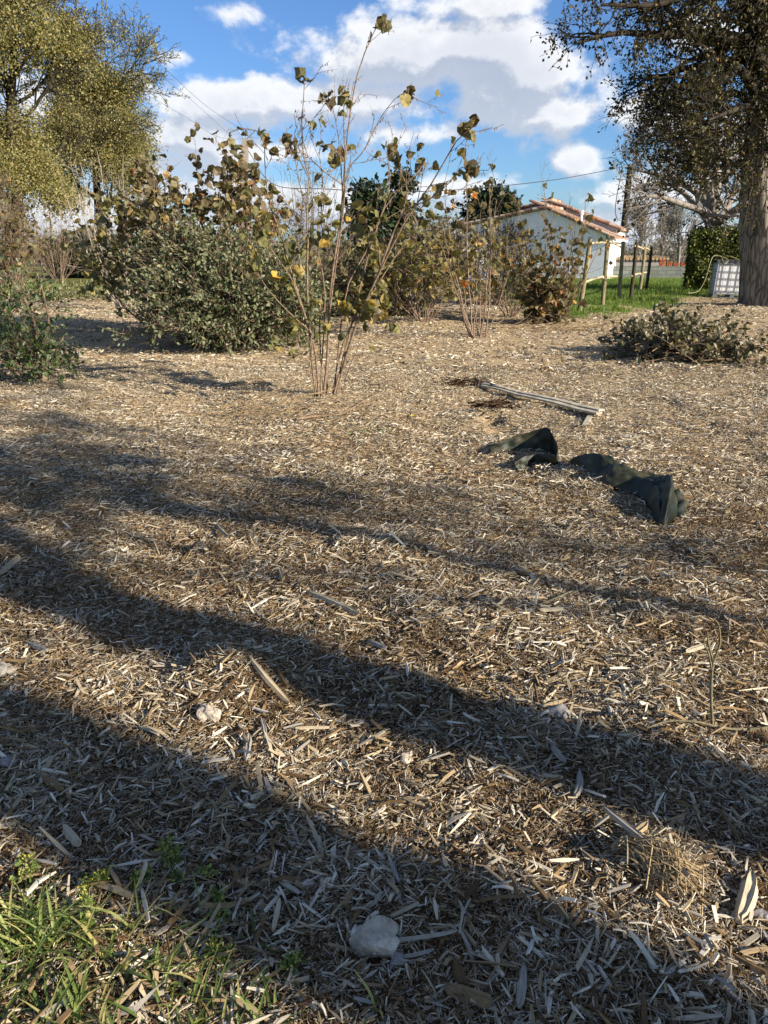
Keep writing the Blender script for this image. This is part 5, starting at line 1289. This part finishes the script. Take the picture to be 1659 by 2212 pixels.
def groundsel(x, y, h, label, seed, nst=2):
    rng = np.random.default_rng(seed); B = g(x, y); r = empty('groundsel_plant', B, label, 'weed', 'groundsel weeds at the grass fringe'); st = MB(); P1, D1, buds = [], [], []
    for s in range(nst):
        d = nrm(np.array([rng.normal() * .4, rng.normal() * .4, 1.])); L = h * rng.uniform(.75, 1.1); pts = [np.array([rng.normal() * .006, rng.normal() * .006, -.01])]
        for q in range(6): d = nrm(d + rng.normal(size=3) * .12); pts.append(pts[-1] + d * L / 6)
        pts = np.array(pts); st.tube(pts, np.linspace(.0020, .0009, 7), 5)
        for q in range(1, 7):
            for e in range(4): P1.append(pts[q] + rng.normal(size=3) * .003); D1.append(np.array([rng.normal(), rng.normal(), .3]))
        for q in range(7):
            e = pts[-1] + rng.normal(size=3) * np.array([.010, .010, .006]); st.tube(np.array([pts[-2], (pts[-2] + e) / 2 + [0, 0, .004], e]), [.0008, .0007, .0007], 4); buds.append((e, nrm(e - pts[-2] + [0, 0, .006])))
    st.build('stem', M['weed'], r)
    P1 = np.array(P1); D1 = np.array(D1); V, Fc, A = leaves(np.repeat(P1, 3, 0) + nrm(np.repeat(D1, 3, 0)) * np.tile([0, .006, .012], len(P1))[:, None], np.repeat(D1, 3, 0) + rng.normal(size=(len(P1) * 3, 3)) * .7, .016, 'oval', rng, .2, .3, .12, .3, .9)
    build('foliage', V, [Fc], M['grass'], r, attr=[A])
    bm = MB(); bc = MB()
    for e, d in buds[:0]: bc.tube(np.array([e, e + d * .004, e + d * .0075]), [.0016, .0026, .0022], 6); bm.tube(np.array([e + d * .0075, e + d * .0100]), [.0021, .0016], 6)
    for q in range(nst):
        bc, bm = MB(), MB()
        for e, d in buds[q * 7:q * 7 + 7]: bc.tube(np.array([e, e + d * .004, e + d * .0075]), [.0014, .0024, .0018], 6); bm.tube(np.array([e + d * .0075, e + d * .0088]), [.0015, .0010], 6)
        c_ = bc.build('flower_cluster', M['grass'], r); o_ = bm.build('yellow_buds', M['yellow'], c_)
for i, (x, y, h, lab) in enumerate(((70, 1900, .07, 'groundsel weed near the left edge, the leftmost'), (215, 1905, .09, 'groundsel with reddish stem and yellow buds, second from the left'), (180, 1990, .08, 'groundsel weed half hidden in grass below the reddish one'),
     (305, 1905, .05, 'small groundsel standing alone just right of the reddish one'), (385, 1880, .10, 'drooping groundsel in the shadow edge, yellow heads hanging left'), (430, 1895, .06, 'leafy dark groundsel right behind the drooping one'),
     (500, 1965, .08, 'lanky groundsel in shade, rightmost of the row'), (480, 2085, .06, 'groundsel at the foot of a grass tuft at lower centre left'), (620, 2110, .05, 'groundsel sprig left of the largest stone'))):
    groundsel(x, y, h, lab, 300 + i)
# low weeds far left behind the path
def lowweeds():
    rng = np.random.default_rng(401); n = 5200; a = G(130, 615); b = G(290, 618)
    x = rng.uniform(-14.5, -8.5, n); y = rng.uniform(24, 36, n); k = vnoise(x * 1.1, y * 1.1, 3) > .35; x, y = x[k], y[k]; n = len(x)
    p = np.stack([x, y, rng.random(n) * .45 * vnoise(x * .8, y * .8, 6)], 1)
    V, Fc, A = leaves(p, rng.normal(size=(n, 3)) * .6 + [0, 0, .7], .17, 'oval', rng, .2, .4, 0, .2, .7)
    tag(build('weeds', V, [Fc], M['weed'], attr=[A]), 'dull green weeds at the end of the mulch path on the left', 'weeds', kind='stuff')
lowweeds()
def dandelion():
    B = g(890, 905); r = empty('yellow_flower', B, 'single small yellow flower in the mulch right of the central hazel', 'flower'); m = MB(); m.tube([(0, 0, 0), (.004, 0, .03)], .002, 5); m.build('stem', M['weed'], r)
    m = MB()
    for i in range(14):
        a = i / 14 * 6.283; m.add([(.004, 0, .03), (.004 + .02 * math.cos(a - .2), .02 * math.sin(a - .2), .036), (.004 + .024 * math.cos(a), .024 * math.sin(a), .036), (.004 + .02 * math.cos(a + .2), .02 * math.sin(a + .2), .036)], np.array([[0, 1, 2, 3]]))
    m.build('petals', M['yellow'], r)
dandelion()
